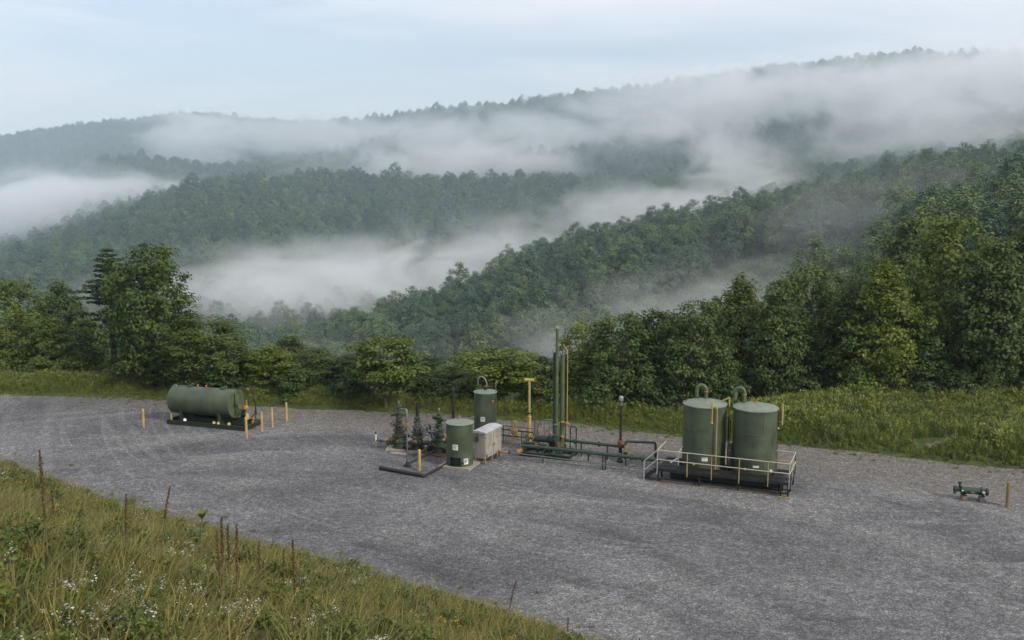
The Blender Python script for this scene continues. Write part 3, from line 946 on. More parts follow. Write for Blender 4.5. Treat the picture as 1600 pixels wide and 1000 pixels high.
def forest_points(y0, y1, step, seed):
    rng = np.random.default_rng(seed)
    xm = 0.64*y1
    gx, gy = np.meshgrid(np.arange(-xm, xm, step), np.arange(y0, y1, step))
    x = gx.ravel() + rng.uniform(-0.42, 0.42, gx.size)*step
    y = gy.ravel() + rng.uniform(-0.42, 0.42, gx.size)*step
    b = 1000*x/np.maximum(y, 1)
    k = (np.abs(b) < 600) & (y >= y0) & (y < y1)
    x, y, b = x[k], y[k], b[k]
    z = T(x, y)
    k = ~in_clearing(b, y)
    x, y, z, b = x[k], y[k], z[k], b[k]
    k = seen(x, y, z, 17, 0.012)
    return x[k], y[k], z[k], rng

xs, ys, zs, sc, ix = [], [], [], [], []
for y0, y1, step, seed, smul in ((96, 470, 8.0, 1, 1.2), (470, 900, 10.6, 2, 1.36), (900, 1400, 12, 3, 1.45), (1400, 2500, 13, 4, 1.5)):
    x, y, z, rng = forest_points(y0, y1, step, seed)
    patch = fbm(x, y, 60, 2, 77)
    xs.append(x); ys.append(y); zs.append(z-0.4)
    sc.append(smul*np.clip(0.95 + 0.13*rng.normal(size=len(x)) + 0.12*patch, 0.5, 1.4))
    ix.append(np.clip(((rng.random(len(x))*0.7 + 0.3*(patch*0.5+0.5))*5).astype(int), 0, 4))
fx, fy, fz, fs, fi = map(np.concatenate, (xs, ys, zs, sc, ix))
# near trees hide what is close behind the rim: keep slope trees low there
bq = 1000*fx/fy
sight = np.interp(bq, [bear(q) for q in (0, 300, 420, 500, 850, 900, 1000, 1200, 1400, 1600)], [alt(q, 1000)-18 for q in (470, 520, 545, 562, 562, 545, 505, 470, 440, 400)])/1000
room = 18 + sight*fy - fz
hgt = np.array([13.5, 15, 14, 12, 15])[fi]
front = fy < r1bY(bq)
fs = np.where(front, np.minimum(fs, room/hgt), fs)
ok = fs*hgt > 3.5
fx, fy, fz, fs, fi = fx[ok], fy[ok], fz[ok], fs[ok], fi[ok]
rngf = np.random.default_rng(5)
fr = rngf.random(len(fx))*6.28
# the largest in view stand as single trees
vis = seen(fx, fy, fz, 12*fs, 0.0) & (fy > r1bY(1000*fx/fy)) & (fy < 440)
order = np.argsort(np.where(vis, fy, 1e9))
single = order[:240]
for k in single:
    b = 1000*fx[k]/fy[k]
    o = link('broadleaf_tree', FAR[int(fi[k])])
    o.location = (fx[k], fy[k], fz[k]); o.rotation_euler = (0, 0, fr[k]); o.scale = (fs[k],)*3
    if b < bear(960): lab, gp = 'hillside tree on the wooded spur left of the misty clearing', 'trees on the spur left of the clearing'
    elif b < bear(1250): lab, gp = 'hillside tree on the slope around the misty clearing', 'trees around the misty clearing'
    else: lab, gp = 'hillside tree on the slope above the right hand wood', 'trees on the slope above the right hand wood'
    tag(o, lab, 'tree', gp)
rest = np.ones(len(fx), bool); rest[single] = False
o = scatter('wooded_hills', np.stack([fx, fy, fz], -1)[rest], fr[rest], fs[rest], fi[rest], FAR)
tag(o, 'distant wooded hillsides of dense broadleaf trees in the mist', 'forest', kind='stuff')
print('forest', len(fx), 'individual', len(single))
# brush on the clearing
rb = np.random.default_rng(8)
bx = rb.uniform(25, 190, 2600); by = rb.uniform(220, 350, 2600)
k = in_clearing(1000*bx/by, by)
bx, by = bx[k], by[k]
k = rb.random(len(bx)) < 0.8
bx, by = bx[k], by[k]
o = scatter('clearing_brush', np.stack([bx, by, T(bx, by)-0.3], -1), rb.random(len(bx))*6.28, 0.25+0.75*rb.random(len(bx))**2.2, np.zeros(len(bx), int), BUSH)
tag(o, 'low brush covering the misty hillside clearing', 'brush', kind='stuff')

# ------------------------------------------------------------------ grass and weeds
def tuft(name, seed, n, hmin, hmax, spread, width, mat, lean=0.5, heads=0.0):
    rng = np.random.default_rng(seed)
    V, Q, Tn = [], [], []
    for k in range(n):
        a = rng.random()*6.28
        r = spread*rng.random()**0.6
        x, y = r*math.cos(a), r*math.sin(a)
        h = rng.uniform(hmin, hmax)
        d = a + rng.normal()*0.8
        ln = lean*h*(0.3+rng.random())
        w = width*(0.7+0.6*rng.random())
        sx, sy = -math.sin(d)*w, math.cos(d)*w
        b = len(V)
        tn = min(1, max(0, 0.45+0.28*rng.normal()))
        for t, ww in ((0, 1.0), (0.5, 0.85), (0.8, 0.5), (1.0, 0.08)):
            px, py, pz = x+math.cos(d)*ln*t*t, y+math.sin(d)*ln*t*t, h*t*(1-0.18*t*lean)
            V += [(px-sx*ww, py-sy*ww, pz), (px+sx*ww, py+sy*ww, pz)]
            Tn += [tn, tn]
        for s in range(3):
            Q.append((b+2*s, b+2*s+1, b+2*s+3, b+2*s+2))
    return quads_mesh(name, np.array(V), np.array(Q), mat, np.array(Tn))

def weed(name, seed, h, n, rad, leaf, mat, head=None, nhead=0, headsize=0.03, headmat=None):
    rng = np.random.default_rng(seed)
    cs = []
    V, Q, Tn = [], [], []
    tops = []
    for k in range(n):
        a = rng.random()*6.28
        r = rad*rng.random()**0.6
        hh = h*(0.65+0.4*rng.random())
        bx, by = r*0.35*math.cos(a), r*0.35*math.sin(a)
        tx, ty = r*math.cos(a), r*math.sin(a)
        b = len(V)
        w = 0.008
        for t in (0, 0.5, 1):
            V += [(bx+(tx-bx)*t-w, by+(ty-by)*t, hh*t), (bx+(tx-bx)*t+w, by+(ty-by)*t+w, hh*t)]
            Tn += [0.3, 0.3]
        Q += [(b, b+1, b+3, b+2), (b+2, b+3, b+5, b+4)]
        tops.append((tx, ty, hh))
        for t in np.linspace(0.2, 0.95, 7):
            cs.append((bx+(tx-bx)*t, by+(ty-by)*t, hh*t))
    v, q, tone = leaves(rng, np.array(cs), np.full(len(cs), 0.09+leaf*0.5), 5, leaf, 0.7, 0.7, None, 0.3)
    nb = len(V)
    V = np.concatenate([np.array(V), v]); Q = np.concatenate([np.array(Q), q+nb]); Tn = np.concatenate([np.array(Tn), tone])
    nq = len(Q)
    if head:
        hc = np.array(tops) + np.array([0, 0, 0.02])
        v, q, tone = leaves(rng, hc, np.full(len(hc), head), nhead, headsize, 0.8, 1.5, None, 0.0)
        Q = np.concatenate([Q, q+len(V)]); V = np.concatenate([V, v]); Tn = np.concatenate([Tn, tone])
    me = quads_mesh(name, V, Q, mat, Tn)
    if head:
        me.materials.append(headmat)
        mi = np.zeros(len(Q), np.int32); mi[nq:] = 1
        me.polygons.foreach_set('material_index', mi)
    return me

GR = [tuft('grass_tuft_%d' % i, 200+i, 46, 0.25, 0.62+0.1*i, 0.30, 0.011, M['grass'], 0.55+0.1*i) for i in range(4)]
GL = [tuft('long_grass_%d' % i, 220+i, 40, 0.5, 1.05, 0.22, 0.012, M['grass'], 0.75) for i in range(2)]
WD = [weed('leafy_weed_%d' % i, 230+i, 0.45+0.16*i, 12, 0.28, 0.055+0.015*i, M['weed']) for i in range(3)]
WF = [weed('white_flower_%d' % i, 240+i, 0.5+0.1*i, 12, 0.30, 0.06, M['weed'], 0.07, 7, 0.040, M['whiteflower']) for i in range(2)]
GD = [weed('goldenrod_%d' % i, 250+i, 0.6+0.15*i, 8, 0.25, 0.08, M['weed'], 0.10, 14, 0.05, M['goldenrod']) for i in range(2)]

rg = np.random.default_rng(77)
def slope_points(n):
    x = rg.uniform(-40, 22, n); y = rg.uniform(9, 64, n)
    z = slope_z(x, y)
    s = z/0.465
    px = 800+1570*x/(0.989*y+0.148*(18-z))
    zc = (z-18)*0.989+y*0.148
    py = 500-1570*zc/(0.989*y+0.148*(18-z))
    k = (z > 0.02) & (px > -120) & (px < 1500) & (py < 1120)
    return x[k], y[k], z[k]
x, y, z = slope_points(64000)
d = np.sqrt(x*x+y*y)
keep = rg.random(len(x)) < np.clip(1.15-0.008*d, 0.5, 1)
x, y, z = x[keep], y[keep], z[keep]
pn = fbm(x, y, 5, 3, 91)
def put(name, sel, meshes, smin, smax, label, cat):
    n = int(sel.sum())
    P = np.stack([x[sel], y[sel], z[sel]-0.03], -1)
    o = scatter(name, P, rg.random(n)*6.28, rg.uniform(smin, smax, n), rg.integers(0, len(meshes), n), meshes)
    tag(o, label, cat, kind='stuff')
    print(name, n)
u = rg.random(len(x))
low = np.clip(z/1.2, 0.0, 1)           # sparser, shorter growth at the very toe
put('meadow_grass', (u < 0.56) & (low > 0.25), GR, 0.75, 1.25, 'short tangled meadow grass covering the near slope', 'grass')
put('toe_grass', (u < 0.75) & (low <= 0.25), GR, 0.35, 0.8, 'thin green grass fringe at the foot of the near slope', 'grass')
put('long_grass', (u >= 0.56) & (u < 0.61) & (low > 0.4), GL, 0.7, 1.15, 'long arching straw coloured grass on the near slope', 'grass')
put('leafy_weeds', (u >= 0.61) & (u < 0.82) & (pn > -0.45) & (low > 0.35), WD, 0.6, 1.25, 'leafy green weeds among the grass of the near slope', 'weeds')
put('white_wildflowers', (u >= 0.82) & (u < 0.97) & (pn > 0.0) & (low > 0.5), WF, 0.6, 1.2, 'small white wildflowers among the grass of the near slope', 'wildflowers')
put('goldenrod', (u >= 0.97) & (pn < -0.1) & (low > 0.5), GD, 0.7, 1.1, 'patches of yellow goldenrod on the near slope', 'wildflowers')

# weeds on the bench behind the gravel
n = 34000
b = rg.uniform(-620, 620, n)
e = rim(b); w = bench(b)+1.5
yy = e + w*rg.random(n)
xx = b*yy/1000
jit = 0.9*fbm(xx, yy, 5.0, 3, 21) + 0.8*fbm(xx, yy, 16.0, 2, 22)
gap = yy-e-jit
# a bare earthy bank right of the tanks
bare = (((xx-28.5)/3.4)**2 + ((yy-63.6)/1.5)**2 < 1) | (((xx-25.6)/1.6)**2 + ((yy-63.8)/0.5)**2 < 1)
k = (gap > 0.15) & (~bare)
b, xx, yy, gap = b[k], xx[k], yy[k], gap[k]
zz = T(xx, yy)
rightw = np.clip((b-150)/200, 0, 1)
fr_ = np.clip(gap/2.2, 0.12, 1.0)*(0.70+0.32*rightw)*(1+0.45*fbm(xx, yy, 6, 2, 62))
pat = fbm(xx, yy, 4, 2, 61)
BG = [tuft('bench_grass_%d' % i, 300+i, 50, 0.3, 0.85+0.25*i, 0.38, 0.016, M['berm'], 0.5) for i in range(3)]
BW = [weed('bench_weed_%d' % i, 310+i, 0.75+0.3*i, 12, 0.36, 0.10, M['berm']) for i in range(3)]
BGD = [weed('bench_goldenrod_%d' % i, 320+i, 0.75, 9, 0.32, 0.12, M['berm'], 0.14, 14, 0.08, M['goldenrod']) for i in range(2)]
u = rg.random(len(xx))
x, y, z = xx, yy, zz
def put2(name, sel, meshes, mul, label, cat):
    m = int(sel.sum())
    o = scatter(name, np.stack([x[sel], y[sel], z[sel]-0.05], -1), rg.random(m)*6.28, mul*fr_[sel]*rg.uniform(0.6, 1.25, m), rg.integers(0, len(meshes), m), meshes)
    tag(o, label, cat, kind='stuff')
    print(name, m)
gold = (pat > 0.12) & (b < 130)
leafy = np.where(b < -180, 0.28, 0.60)
put2('bench_grass', (u < leafy), BG, 1.05, 'rough green grass on the bank behind the gravel', 'grass')
put2('bench_weeds', (u >= leafy) & ((u < 0.78) | ~gold), BW, 1.0, 'tall leafy weeds on the bank behind the gravel', 'weeds')
put2('bench_goldenrod', (u >= 0.78) & gold, BGD, 0.95, 'yellow flowering goldenrod on the bank behind the gravel', 'wildflowers')

# seedlings creeping out over the gravel on both edges
n = 5000
cx_ = rg.uniform(-34, 6, n); tt = -rg.exponential(0.55, n)
cy_ = (TOE - NX*cx_ - 0.10*np.maximum(0, cx_+7) + 1.0*0 - tt)/NY
k = rg.random(n) < 0.16
cx_, cy_ = cx_[k], cy_[k]
b2 = rg.uniform(-600, 600, 2200)
y2 = rim(b2) - rg.exponential(0.5, 2200) + 0.6
k = rg.random(2200) < 0.35
b2, y2 = b2[k], y2[k]
px_ = np.concatenate([cx_, b2*y2/1000]); py_ = np.concatenate([cy_, y2])
mm_ = len(px_)
o = scatter('creeping_weeds', np.stack([px_, py_, np.full(mm_, -0.02)], -1), rg.random(mm_)*6.28, rg.uniform(0.12, 0.42, mm_), rg.integers(0, 3, mm_), [GR[0], GR[1], BG[0]])
tag(o, 'sparse small weeds creeping out over the edges of the gravel', 'weeds', kind='stuff')

# bare bank: earth mound with a few stones
mb = MB()
rs = random.Random(4)
def lump(mb, c, r, sz, seed, n=9):
    rr = random.Random(seed)
    prof = [math.sin(math.pi*i/6) for i in range(7)]
    vs, fs = [], []
    for i in range(7):
        for j in range(n):
            a = 2*math.pi*j/n
            q = 0.75+0.5*rr.random()
            vs.append((c[0]+r[0]*max(0.02, prof[i])*math.cos(a)*q, c[1]+r[1]*max(0.02, prof[i])*math.sin(a)*q, c[2]-sz*math.cos(math.pi*i/6)*(0.85+0.3*rr.random())))
    for i in range(6):
        for j in range(n):
            fs.append((i*n+j, i*n+(j+1) % n, (i+1)*n+(j+1) % n, (i+1)*n+j))
    mb.add(vs, fs)
M['earth'] = paint('bare_earth', (0.115, 0.085, 0.060), rough=0.95, amt=0.6, dirt=(0.07,0.06,0.05), scale=3)
lump(mb, (28.6, 63.6, 0.0), (3.3, 1.4), 0.34, 3, 22)
tag(mb.build('earth_bank', M['earth']), kind='structure')
for i, (x0, y0, r0, lab) in enumerate([(27.0,62.9,0.34,'larger pale stone on the bare earth bank right of the tanks'), (27.9,62.5,0.20,'small grey stone beside the larger pale stone on the earth bank'), (29.6,62.6,0.24,'rightmost stone on the bare earth bank')]):
    mb = MB(); lump(mb, (0,0,0.1), (r0, r0*0.7), r0*0.55, 30+i, 9)
    o = mb.build('stone', M['stone']); o.location = (x0, y0, 0.18)
    tag(o, lab, 'stone', 'stones on the earth bank')

# dead seed stalks standing in the slope grass: foot (x, y), height, seed head length, lean
def seed_stalk(x, y, h, head, lean, seed, label, group):
    z = float(slope_z(x, y)) - 0.05
    t = thing('seed_stalk', (x, y, z), 0, label, 'dry plant', group)
    rr = random.Random(seed)
    dx, dy = lean*h, rr.uniform(-0.03, 0.03)*h
    path = [Vector((dx*q*q, dy*q*q, h*q)) for q in (0, .25, .5, .75, 1)]
    MB().tube(path, [0.016, 0.014, 0.012, 0.010, 0.006], 6).build('stem', M['stem'], t)
    rng = np.random.default_rng(seed)
    n = max(8, int(head/0.03))
    q = 1-head/h*np.linspace(0, 1, n)
    C = np.stack([dx*q*q, dy*q*q, h*q], -1)
    prof = np.interp(np.linspace(0, 1, n), [0, 0.12, 0.6, 1], [0.010, 0.025, 0.034, 0.022])
    v, f, tone = leaves(rng, C, prof*1.15, 12, 0.036, 0.9, 0.3)
    sh = quads_mesh('seed_head', v, f, M['seed'], tone)
    link('seed_head', sh, t)
    return t
SG = 'dead brown seed stalks on the near slope'
stalks = [
 (-8.41,17.37,2.31,1.15,0.00,'tallest and darkest brown seed stalk, near the left edge'),
 (-10.63,22.43,1.55,0.5,-0.02,'thin faded stalk just behind the tallest seed stalk'),
 (-8.45,21.0,1.87,0.9,0.03,'slender reddish seed stalk right of the tallest one'),
 (-8.24,22.44,2.35,0.7,0.13,'long thin stalk leaning right, left of the leafy green plant'),
 (-5.62,18.43,1.9,0.8,-0.01,'leftmost stalk of the tight group of four'),
 (-6.17,20.4,1.91,0.9,0.02,'tallest topped stalk in the tight group of four'),
 (-5.93,20.04,1.81,0.7,0.01,'third stalk from the left in the tight group of four'),
 (-5.61,19.46,1.92,0.9,0.02,'rightmost stalk of the tight group of four'),
 (-6.29,23.7,1.79,0.95,0.02,'thick brown stalk standing alone right of the group of four'),
 (-6.57,25.27,1.22,0.5,0.0,'short stalk beside the thick lone brown stalk'),
 (-6.21,26.0,1.5,0.6,0.02,'slim stalk between the thick lone stalk and the dark pointed one'),
 (-4.42,19.4,1.95,1.0,0.0,'dark pointed stalk right of all the other large stalks'),
 (-5.41,31.21,1.19,0.6,0.0,'small reddish stalk at the gravel edge of the slope'),
 (-2.83,27.15,1.0,0.35,0.0,'left one of two faint short stalks near the bottom edge'),
 (-2.26,25.58,1.1,0.35,0.0,'right one of two faint short stalks near the bottom edge'),
 (-0.18,33.23,1.95,0.9,0.15,'thin dark stalk leaning right over the gravel near the bottom edge'),
 (2.1,36.2,1.35,0.5,0.03,'thin stalk in front of the gravel at the tip of the slope'),
 (4.6,34.6,1.6,0.5,0.04,'rightmost thin stalk rising from the bottom edge over the gravel')]
for i, (a, b_, h, hd, ln, lab) in enumerate(stalks):
    seed_stalk(a, b_, h*1.1, hd*1.1, ln, 400+i, lab, SG)

# leafy green plant standing up among the stalks
pz_ = float(slope_z(-8.83, 26.95))
pl = thing('leafy_plant', (-8.83, 26.95, pz_-0.05), 0, 'upright green plant with a rosette of broad leaves, above the slope edge', 'plant')
MB().tube([(0,0,0), (0.05,0,0.6), (0.10,0.02,1.2), (0.16,0.02,1.62)], [0.022,0.018,0.014,0.008], 6).build('stem', M['stem'], pl)
def big_leaf(L, W):
    V, Q = [], []
    for i in range(6):
        t = i/5
        w = W*math.sin(math.pi*min(1, t*0.92+0.06))**0.8
        zz_ = -0.35*L*t*t
        V += [(L*t, -w, zz_+0.10*w), (L*t, 0, zz_), (L*t, w, zz_+0.10*w)]
    for i in range(5):
        Q += [(3*i, 3*i+3, 3*i+4, 3*i+1), (3*i+1, 3*i+4, 3*i+5, 3*i+2)]
    return quads_mesh('leaf', np.array(V), np.array(Q), M['weed'], np.full(len(V), 0.65), smooth=True)
LM = big_leaf(0.30, 0.085)
for i in range(16):
    o = link('leaf', LM, pl)
    t = 1.0 if i < 7 else 0.35+0.55*(i-7)/9
    o.location = (0.16*t*t, 0.02*t, 1.60*t)
    o.rotation_euler = (0, R(-66 if i < 7 else -20), i*2.4)
    o.scale = (1.0, 1.0, 1.0) if i < 7 else (0.85, 0.85, 0.85)

# ------------------------------------------------------------------ air
def haze_mat():
    m = bpy.data.materials.new('hazy_air')
    m.use_nodes = True
    nt = m.node_tree; nt.nodes.clear()
    out = nt.nodes.new('ShaderNodeOutputMaterial')
    v = nt.nodes.new('ShaderNodeVolumePrincipled')
    v.inputs['Color'].default_value = (0.72, 0.87, 1.0, 1)
    v.inputs['Density'].default_value = 0.00014
    v.inputs['Anisotropy'].default_value = 0.15
    nt.links.new(v.outputs['Volume'], out.inputs['Volume'])
    return m
hz = MB().box((0, 1150, 75), (3800, 2900, 330)).build('haze', haze_mat(), None, 0)
tag(hz, kind='stuff')

def fog_mat(name, dens, cell, seed=0.0, wisp=3.2):
    m = bpy.data.materials.new(name)
    m.use_nodes = True
    nt = m.node_tree; nt.nodes.clear()
    nd, lk = nt.nodes, nt.links
    out = nd.new('ShaderNodeOutputMaterial')
    v = nd.new('ShaderNodeVolumePrincipled')
    v.inputs['Color'].default_value = (0.975, 0.985, 1.0, 1)
    v.inputs['Anisotropy'].default_value = 0.1
    tcn = nd.new('ShaderNodeTexCoord')
    ln = nd.new('ShaderNodeVectorMath'); ln.operation = 'LENGTH'
    lk.new(tcn.outputs['Object'], ln.inputs[0])
    mr = nd.new('ShaderNodeMapRange'); mr.interpolation_type = 'SMOOTHSTEP'
    mr.inputs['From Min'].default_value = 0.05; mr.inputs['From Max'].default_value = 0.97
    mr.inputs['To Min'].default_value = 1.0; mr.inputs['To Max'].default_value = 0.0
    lk.new(ln.outputs['Value'], mr.inputs['Value'])
    g = nd.new('ShaderNodeNewGeometry')
    mpn = nd.new('ShaderNodeMapping')
    mpn.inputs['Scale'].default_value = (1/cell, 1/cell, 2.0/cell)
    mpn.inputs['Location'].default_value = (seed, seed*0.7, seed*0.3)
    lk.new(g.outputs['Position'], mpn.inputs['Vector'])
    n = noise_node(nd, lk, mpn.outputs['Vector'], 1.0, 5, 0.60, 1.0)
    # density: soft body broken into wisps by the noise
    a = nd.new('ShaderNodeMath'); a.operation = 'MULTIPLY_ADD'; a.inputs[1].default_value = wisp; a.inputs[2].default_value = -0.5*wisp
    lk.new(n.outputs['Fac'], a.inputs[0])
    a2 = nd.new('ShaderNodeMath'); a2.operation = 'ADD'
    lk.new(a.outputs['Value'], a2.inputs[0]); lk.new(mr.outputs['Result'], a2.inputs[1])
    s = nd.new('ShaderNodeMapRange'); s.interpolation_type = 'SMOOTHSTEP'
    s.inputs['From Min'].default_value = 0.12; s.inputs['From Max'].default_value = 1.0
    s.inputs['To Max'].default_value = dens
    lk.new(a2.outputs['Value'], s.inputs['Value'])
    ml = nd.new('ShaderNodeMath'); ml.operation = 'MULTIPLY'; ml.use_clamp = False
    lk.new(s.outputs['Result'], ml.inputs[0]); lk.new(mr.outputs['Result'], ml.inputs[1])
    lk.new(ml.outputs['Value'], v.inputs['Density'])
    lk.new(v.outputs['Volume'], out.inputs['Volume'])
    try: m.cycles.volume_step_rate = 1.6
    except Exception: pass
    return m

def fog_bank(loc, size, rz, tilt, dens, cell, label, seed, wisp=3.2):
    """tilt: climb of the bank along its own x axis, radians"""
    mb = MB()
    prof = [(max(1e-3, math.sin(math.pi*i/12)), -math.cos(math.pi*i/12)) for i in range(13)]
    mb.lathe(prof, None, 24, caps=False)
    o = mb.build('fog_bank', fog_mat('fog', dens, cell, seed, wisp))
    o.location = loc
    o.scale = size
    o.rotation_euler = (0, -tilt, rz)
    tag(o, label, 'fog', kind='stuff')
    return o
FOGS = [
 # valley fog between the wooded spur and the long ridge
 ((-60, 470, -36), (220, 80, 42), R(4), R(5), 0.030, 70, 'thick fog filling the valley between the wooded spur and the long ridge', 1.0),
 ((-120, 430, -42), (120, 60, 38), R(0), R(2), 0.022, 55, 'low end of the valley fog behind the big dark tree', 2.0),
 ((70, 530, -4), (150, 60, 28), R(8), R(6), 0.020, 60, 'thinning upper end of the valley fog', 3.0),
 # fog lake on the far left
 ((-420, 960, -20), (330, 120, 60), R(0), R(0), 0.040, 110, 'white fog lake in the far valley at the left edge', 4.0),
 # cloud strip over the far hills
 ((-455, 1480, 60), (150, 100, 95), R(0), R(0), 0.020, 110, 'fog rising in front of the far left hill', 5.0),
 ((-290, 1450, 66), (290, 110, 62), R(0), R(-1.5), 0.018, 120, 'fog strip across the far hill left of centre', 6.0),
 ((-40, 1120, 52), (320, 100, 52), R(0), R(2), 0.016, 100, 'fog strip over the saddle at the middle of the photo', 7.0),
 ((190, 980, 82), (280, 100, 70), R(0), R(8), 0.026, 110, 'fog bank climbing the big hill', 8.0),
 ((420, 920, 100), (310, 100, 70), R(0), R(5), 0.030, 120, 'thick fog bank on the upper slope of the big hill', 9.0),
 ((640, 900, 108), (250, 100, 74), R(0), R(2), 0.036, 110, 'fog on the big hill at the right edge', 10.0),
 ((-45, 930, 24), (250, 65, 36), R(0), R(1), 0.024, 100, 'fog lying behind the crest of the long middle ridge', 18.0),
 # fog pouring down behind the spur
 ((140, 640, 20), (95, 60, 46), R(0), R(-26), 0.020, 60, 'fog pouring down the side valley behind the spur', 11.0),
 ((290, 700, 48), (190, 70, 58), R(0), R(8), 0.012, 70, 'thin fog over the trees behind the right hand ridge', 12.0),
 # thin mist near the clearing
 ((52, 225, -14), (75, 40, 22), R(-12), R(6), 0.014, 34, 'thin mist drifting over the hillside clearing', 13.0),
 ((16, 190, -20), (44, 30, 20), R(0), R(0), 0.015, 30, 'small wisp of mist behind the tall separator stack', 14.0),
 ((118, 300, 6), (95, 40, 22), R(0), R(5), 0.006, 40, 'faint mist in front of the trees above the clearing', 15.0),
 ((-30, 205, -30), (95, 45, 26), R(0), R(0), 0.006, 40, 'faint mist in the hollow behind the rim trees', 16.0),
]
FOGS = [(a, b, c, d, e*1.35, f*0.62, g, h) for a, b, c, d, e, f, g, h in FOGS]
for f in FOGS:
    fog_bank(*f)
# the thin damp air that fills the valleys beyond the pad
mb = MB().lathe([(max(1e-3, math.sin(math.pi*i/24)), -math.cos(math.pi*i/24)) for i in range(25)], None, 48, caps=False)
mm = haze_mat(); mm.name = 'valley_mist'
mm.node_tree.nodes['Principled Volume'].inputs['Density'].default_value = 0.00036
mm.node_tree.nodes['Principled Volume'].inputs['Color'].default_value = (0.72, 0.87, 1.0, 1)
o = mb.build('valley_mist', mm)
o.location = (0, 1120, 10); o.scale = (1650, 880, 210)
tag(o, 'thin blue mist hanging over all the far valleys', 'mist', kind='stuff')

# ------------------------------------------------------------------ equipment
A = R(-21)                                   # the site grid is turned 21 degrees to the view
def Zrot(a): return Matrix.Rotation(a, 4, 'Z')
def along(p, d): return Matrix.Translation(p) @ Vector(d).to_track_quat('Z', 'Y').to_matrix().to_4x4()

def sign(parent, r, ang, z, w, h, lines=2):
    """small plate wrapped on a tank wall"""
    n = 4
    def patch(r_, a0, a1, z0, z1):
        vs, fs = [], []
        for i in range(n+1):
            a = a0+(a1-a0)*i/n
            vs += [(r_*math.cos(a), r_*math.sin(a), z0), (r_*math.cos(a), r_*math.sin(a), z1)]
        for i in range(n):
            fs.append((2*i, 2*i+2, 2*i+3, 2*i+1))
        return vs, fs
    da = w/r/2
    mb = MB()
    v, f = patch(r+0.012, ang-da, ang+da, z-h/2, z+h/2); mb.add(v, f)
    o = mb.build('sign', M['sign'], parent)
    for k in range(lines):
        zz = z+h*0.26-k*h*0.5/max(1, lines-0.5)
        mb = MB()
        v, f = patch(r+0.016, ang-da*0.75, ang+da*(0.7-0.3*k), zz-h*0.09, zz+h*0.09); mb.add(v, f)
        mb.build('sign_print', M['print'], o)
    return o

# ---- horizontal tank on its skid
t = thing('horizontal_tank', (-21.3, 70.03, 0), R(-18.3), 'dark green horizontal storage tank lying in a steel spill tray, left of the wells', 'tank')
tr = MB()
tr.box((0,0,0.06), (6.4, 2.12, 0.06))
tr.build('tray_floor', M['dark'], t)
for nm, c, s in (('tray_wall', (0,-1.05,0.15), (6.44,0.07,0.30)), ('tray_wall', (0,1.05,0.15), (6.44,0.07,0.30)), ('tray_wall', (-3.19,0,0.152), (0.07,2.02,0.29)), ('tray_wall', (3.19,0,0.152), (0.07,2.02,0.29))):
    w_ = MB().box(c, s).build(nm, M['dark_green'], t)
    lipc = (c[0], c[1], 0.302)
    MB().box((0,0,0), (s[0]+0.05 if s[0] > 1 else 0.12, s[1]+0.0 if s[1] > 1 else 0.12, 0.025)).build('rim', M['pipe_green'], w_).location = lipc
zc, rr, x0, x1 = 1.62, 1.0, -3.15, 1.86
Mx = Matrix.Translation((0,0,zc)) @ Matrix.Rotation(R(90), 4, 'Y')
MB().lathe([(rr, x0+0.02), (rr, -1.5), (rr*1.002, -1.49), (rr*1.002, -1.45), (rr, -1.44), (rr, 0.2), (rr*1.002, 0.21), (rr*1.002, 0.25), (rr, 0.26), (rr, x1-0.02)], Mx, 48, caps=False).build('shell', M['tank_green'], t)
for xe, sg in ((x0, -1), (x1, 1)):
    hd = MB().lathe([(rr+0.012, xe-sg*0.06), (rr+0.018, xe-sg*0.02), (rr+0.012, xe+sg*0.03), (rr*0.97, xe+sg*0.035), (rr*0.6, xe+sg*0.06), (rr*0.2, xe+sg*0.075), (0.01, xe+sg*0.078)], Mx, 48, caps=False).build('end_head', M['pale_green'], t)  # paler than the shell: light on the tank end put into the colour
for xs_ in (-2.25, 0.95):
    sd = MB().box((xs_,0,0.36), (0.16,1.5,0.62))
    for s in (-1, 1):
        sd.add([(xs_-0.08, s*0.75, 0.1), (xs_+0.08, s*0.75, 0.1), (xs_+0.08, s*0.93, 1.12), (xs_-0.08, s*0.93, 1.12), (xs_-0.08, s*0.35, 0.6), (xs_+0.08, s*0.35, 0.6)], [(0,1,2,3), (0,3,4), (1,5,2), (3,2,5,4)])
    sd.build('saddle', M['pipe_green'], t)
MB().bar((-3.0,-0.85,0.08), (-3.0,-0.85,0.75), 0.1).build('leg', M['post_yellow'], t)
def fitting(x, y, kind):
    zt = zc+math.sqrt(max(0, rr*rr-y*y))
    if kind == 'hatch':
        f = MB().lathe([(0.17,-0.03),(0.17,0.06),(0.20,0.06),(0.20,0.09),(0.02,0.11)], Matrix.Translation((x,y,zt)), 16).build('hatch', M['pipe_green'], t)
        MB().tube([(x+0.10,y,zt+0.08),(x+0.16,y,zt+0.22),(x+0.26,y,zt+0.24),(x+0.32,y,zt+0.14)], 0.022, 6).build('handle', M['galv'], f)
    elif kind == 'plug':
        MB().lathe([(0.05,-0.03),(0.05,0.10),(0.075,0.10),(0.075,0.16),(0.02,0.18)], Matrix.Translation((x,y,zt)), 12).build('vent_cap', M['orange'], t)
    else:
        MB().ring((x,y,zt+0.05), (0,1,0), 0.12, 0.025).build('lifting_eye', M['galv'], t)
fitting(-1.9, 0, 'hatch'); fitting(-1.25, 0, 'plug'); fitting(-0.55, 0, 'plug'); fitting(0.85, 0, 'hatch'); fitting(-3.0, -0.25, 'eye')
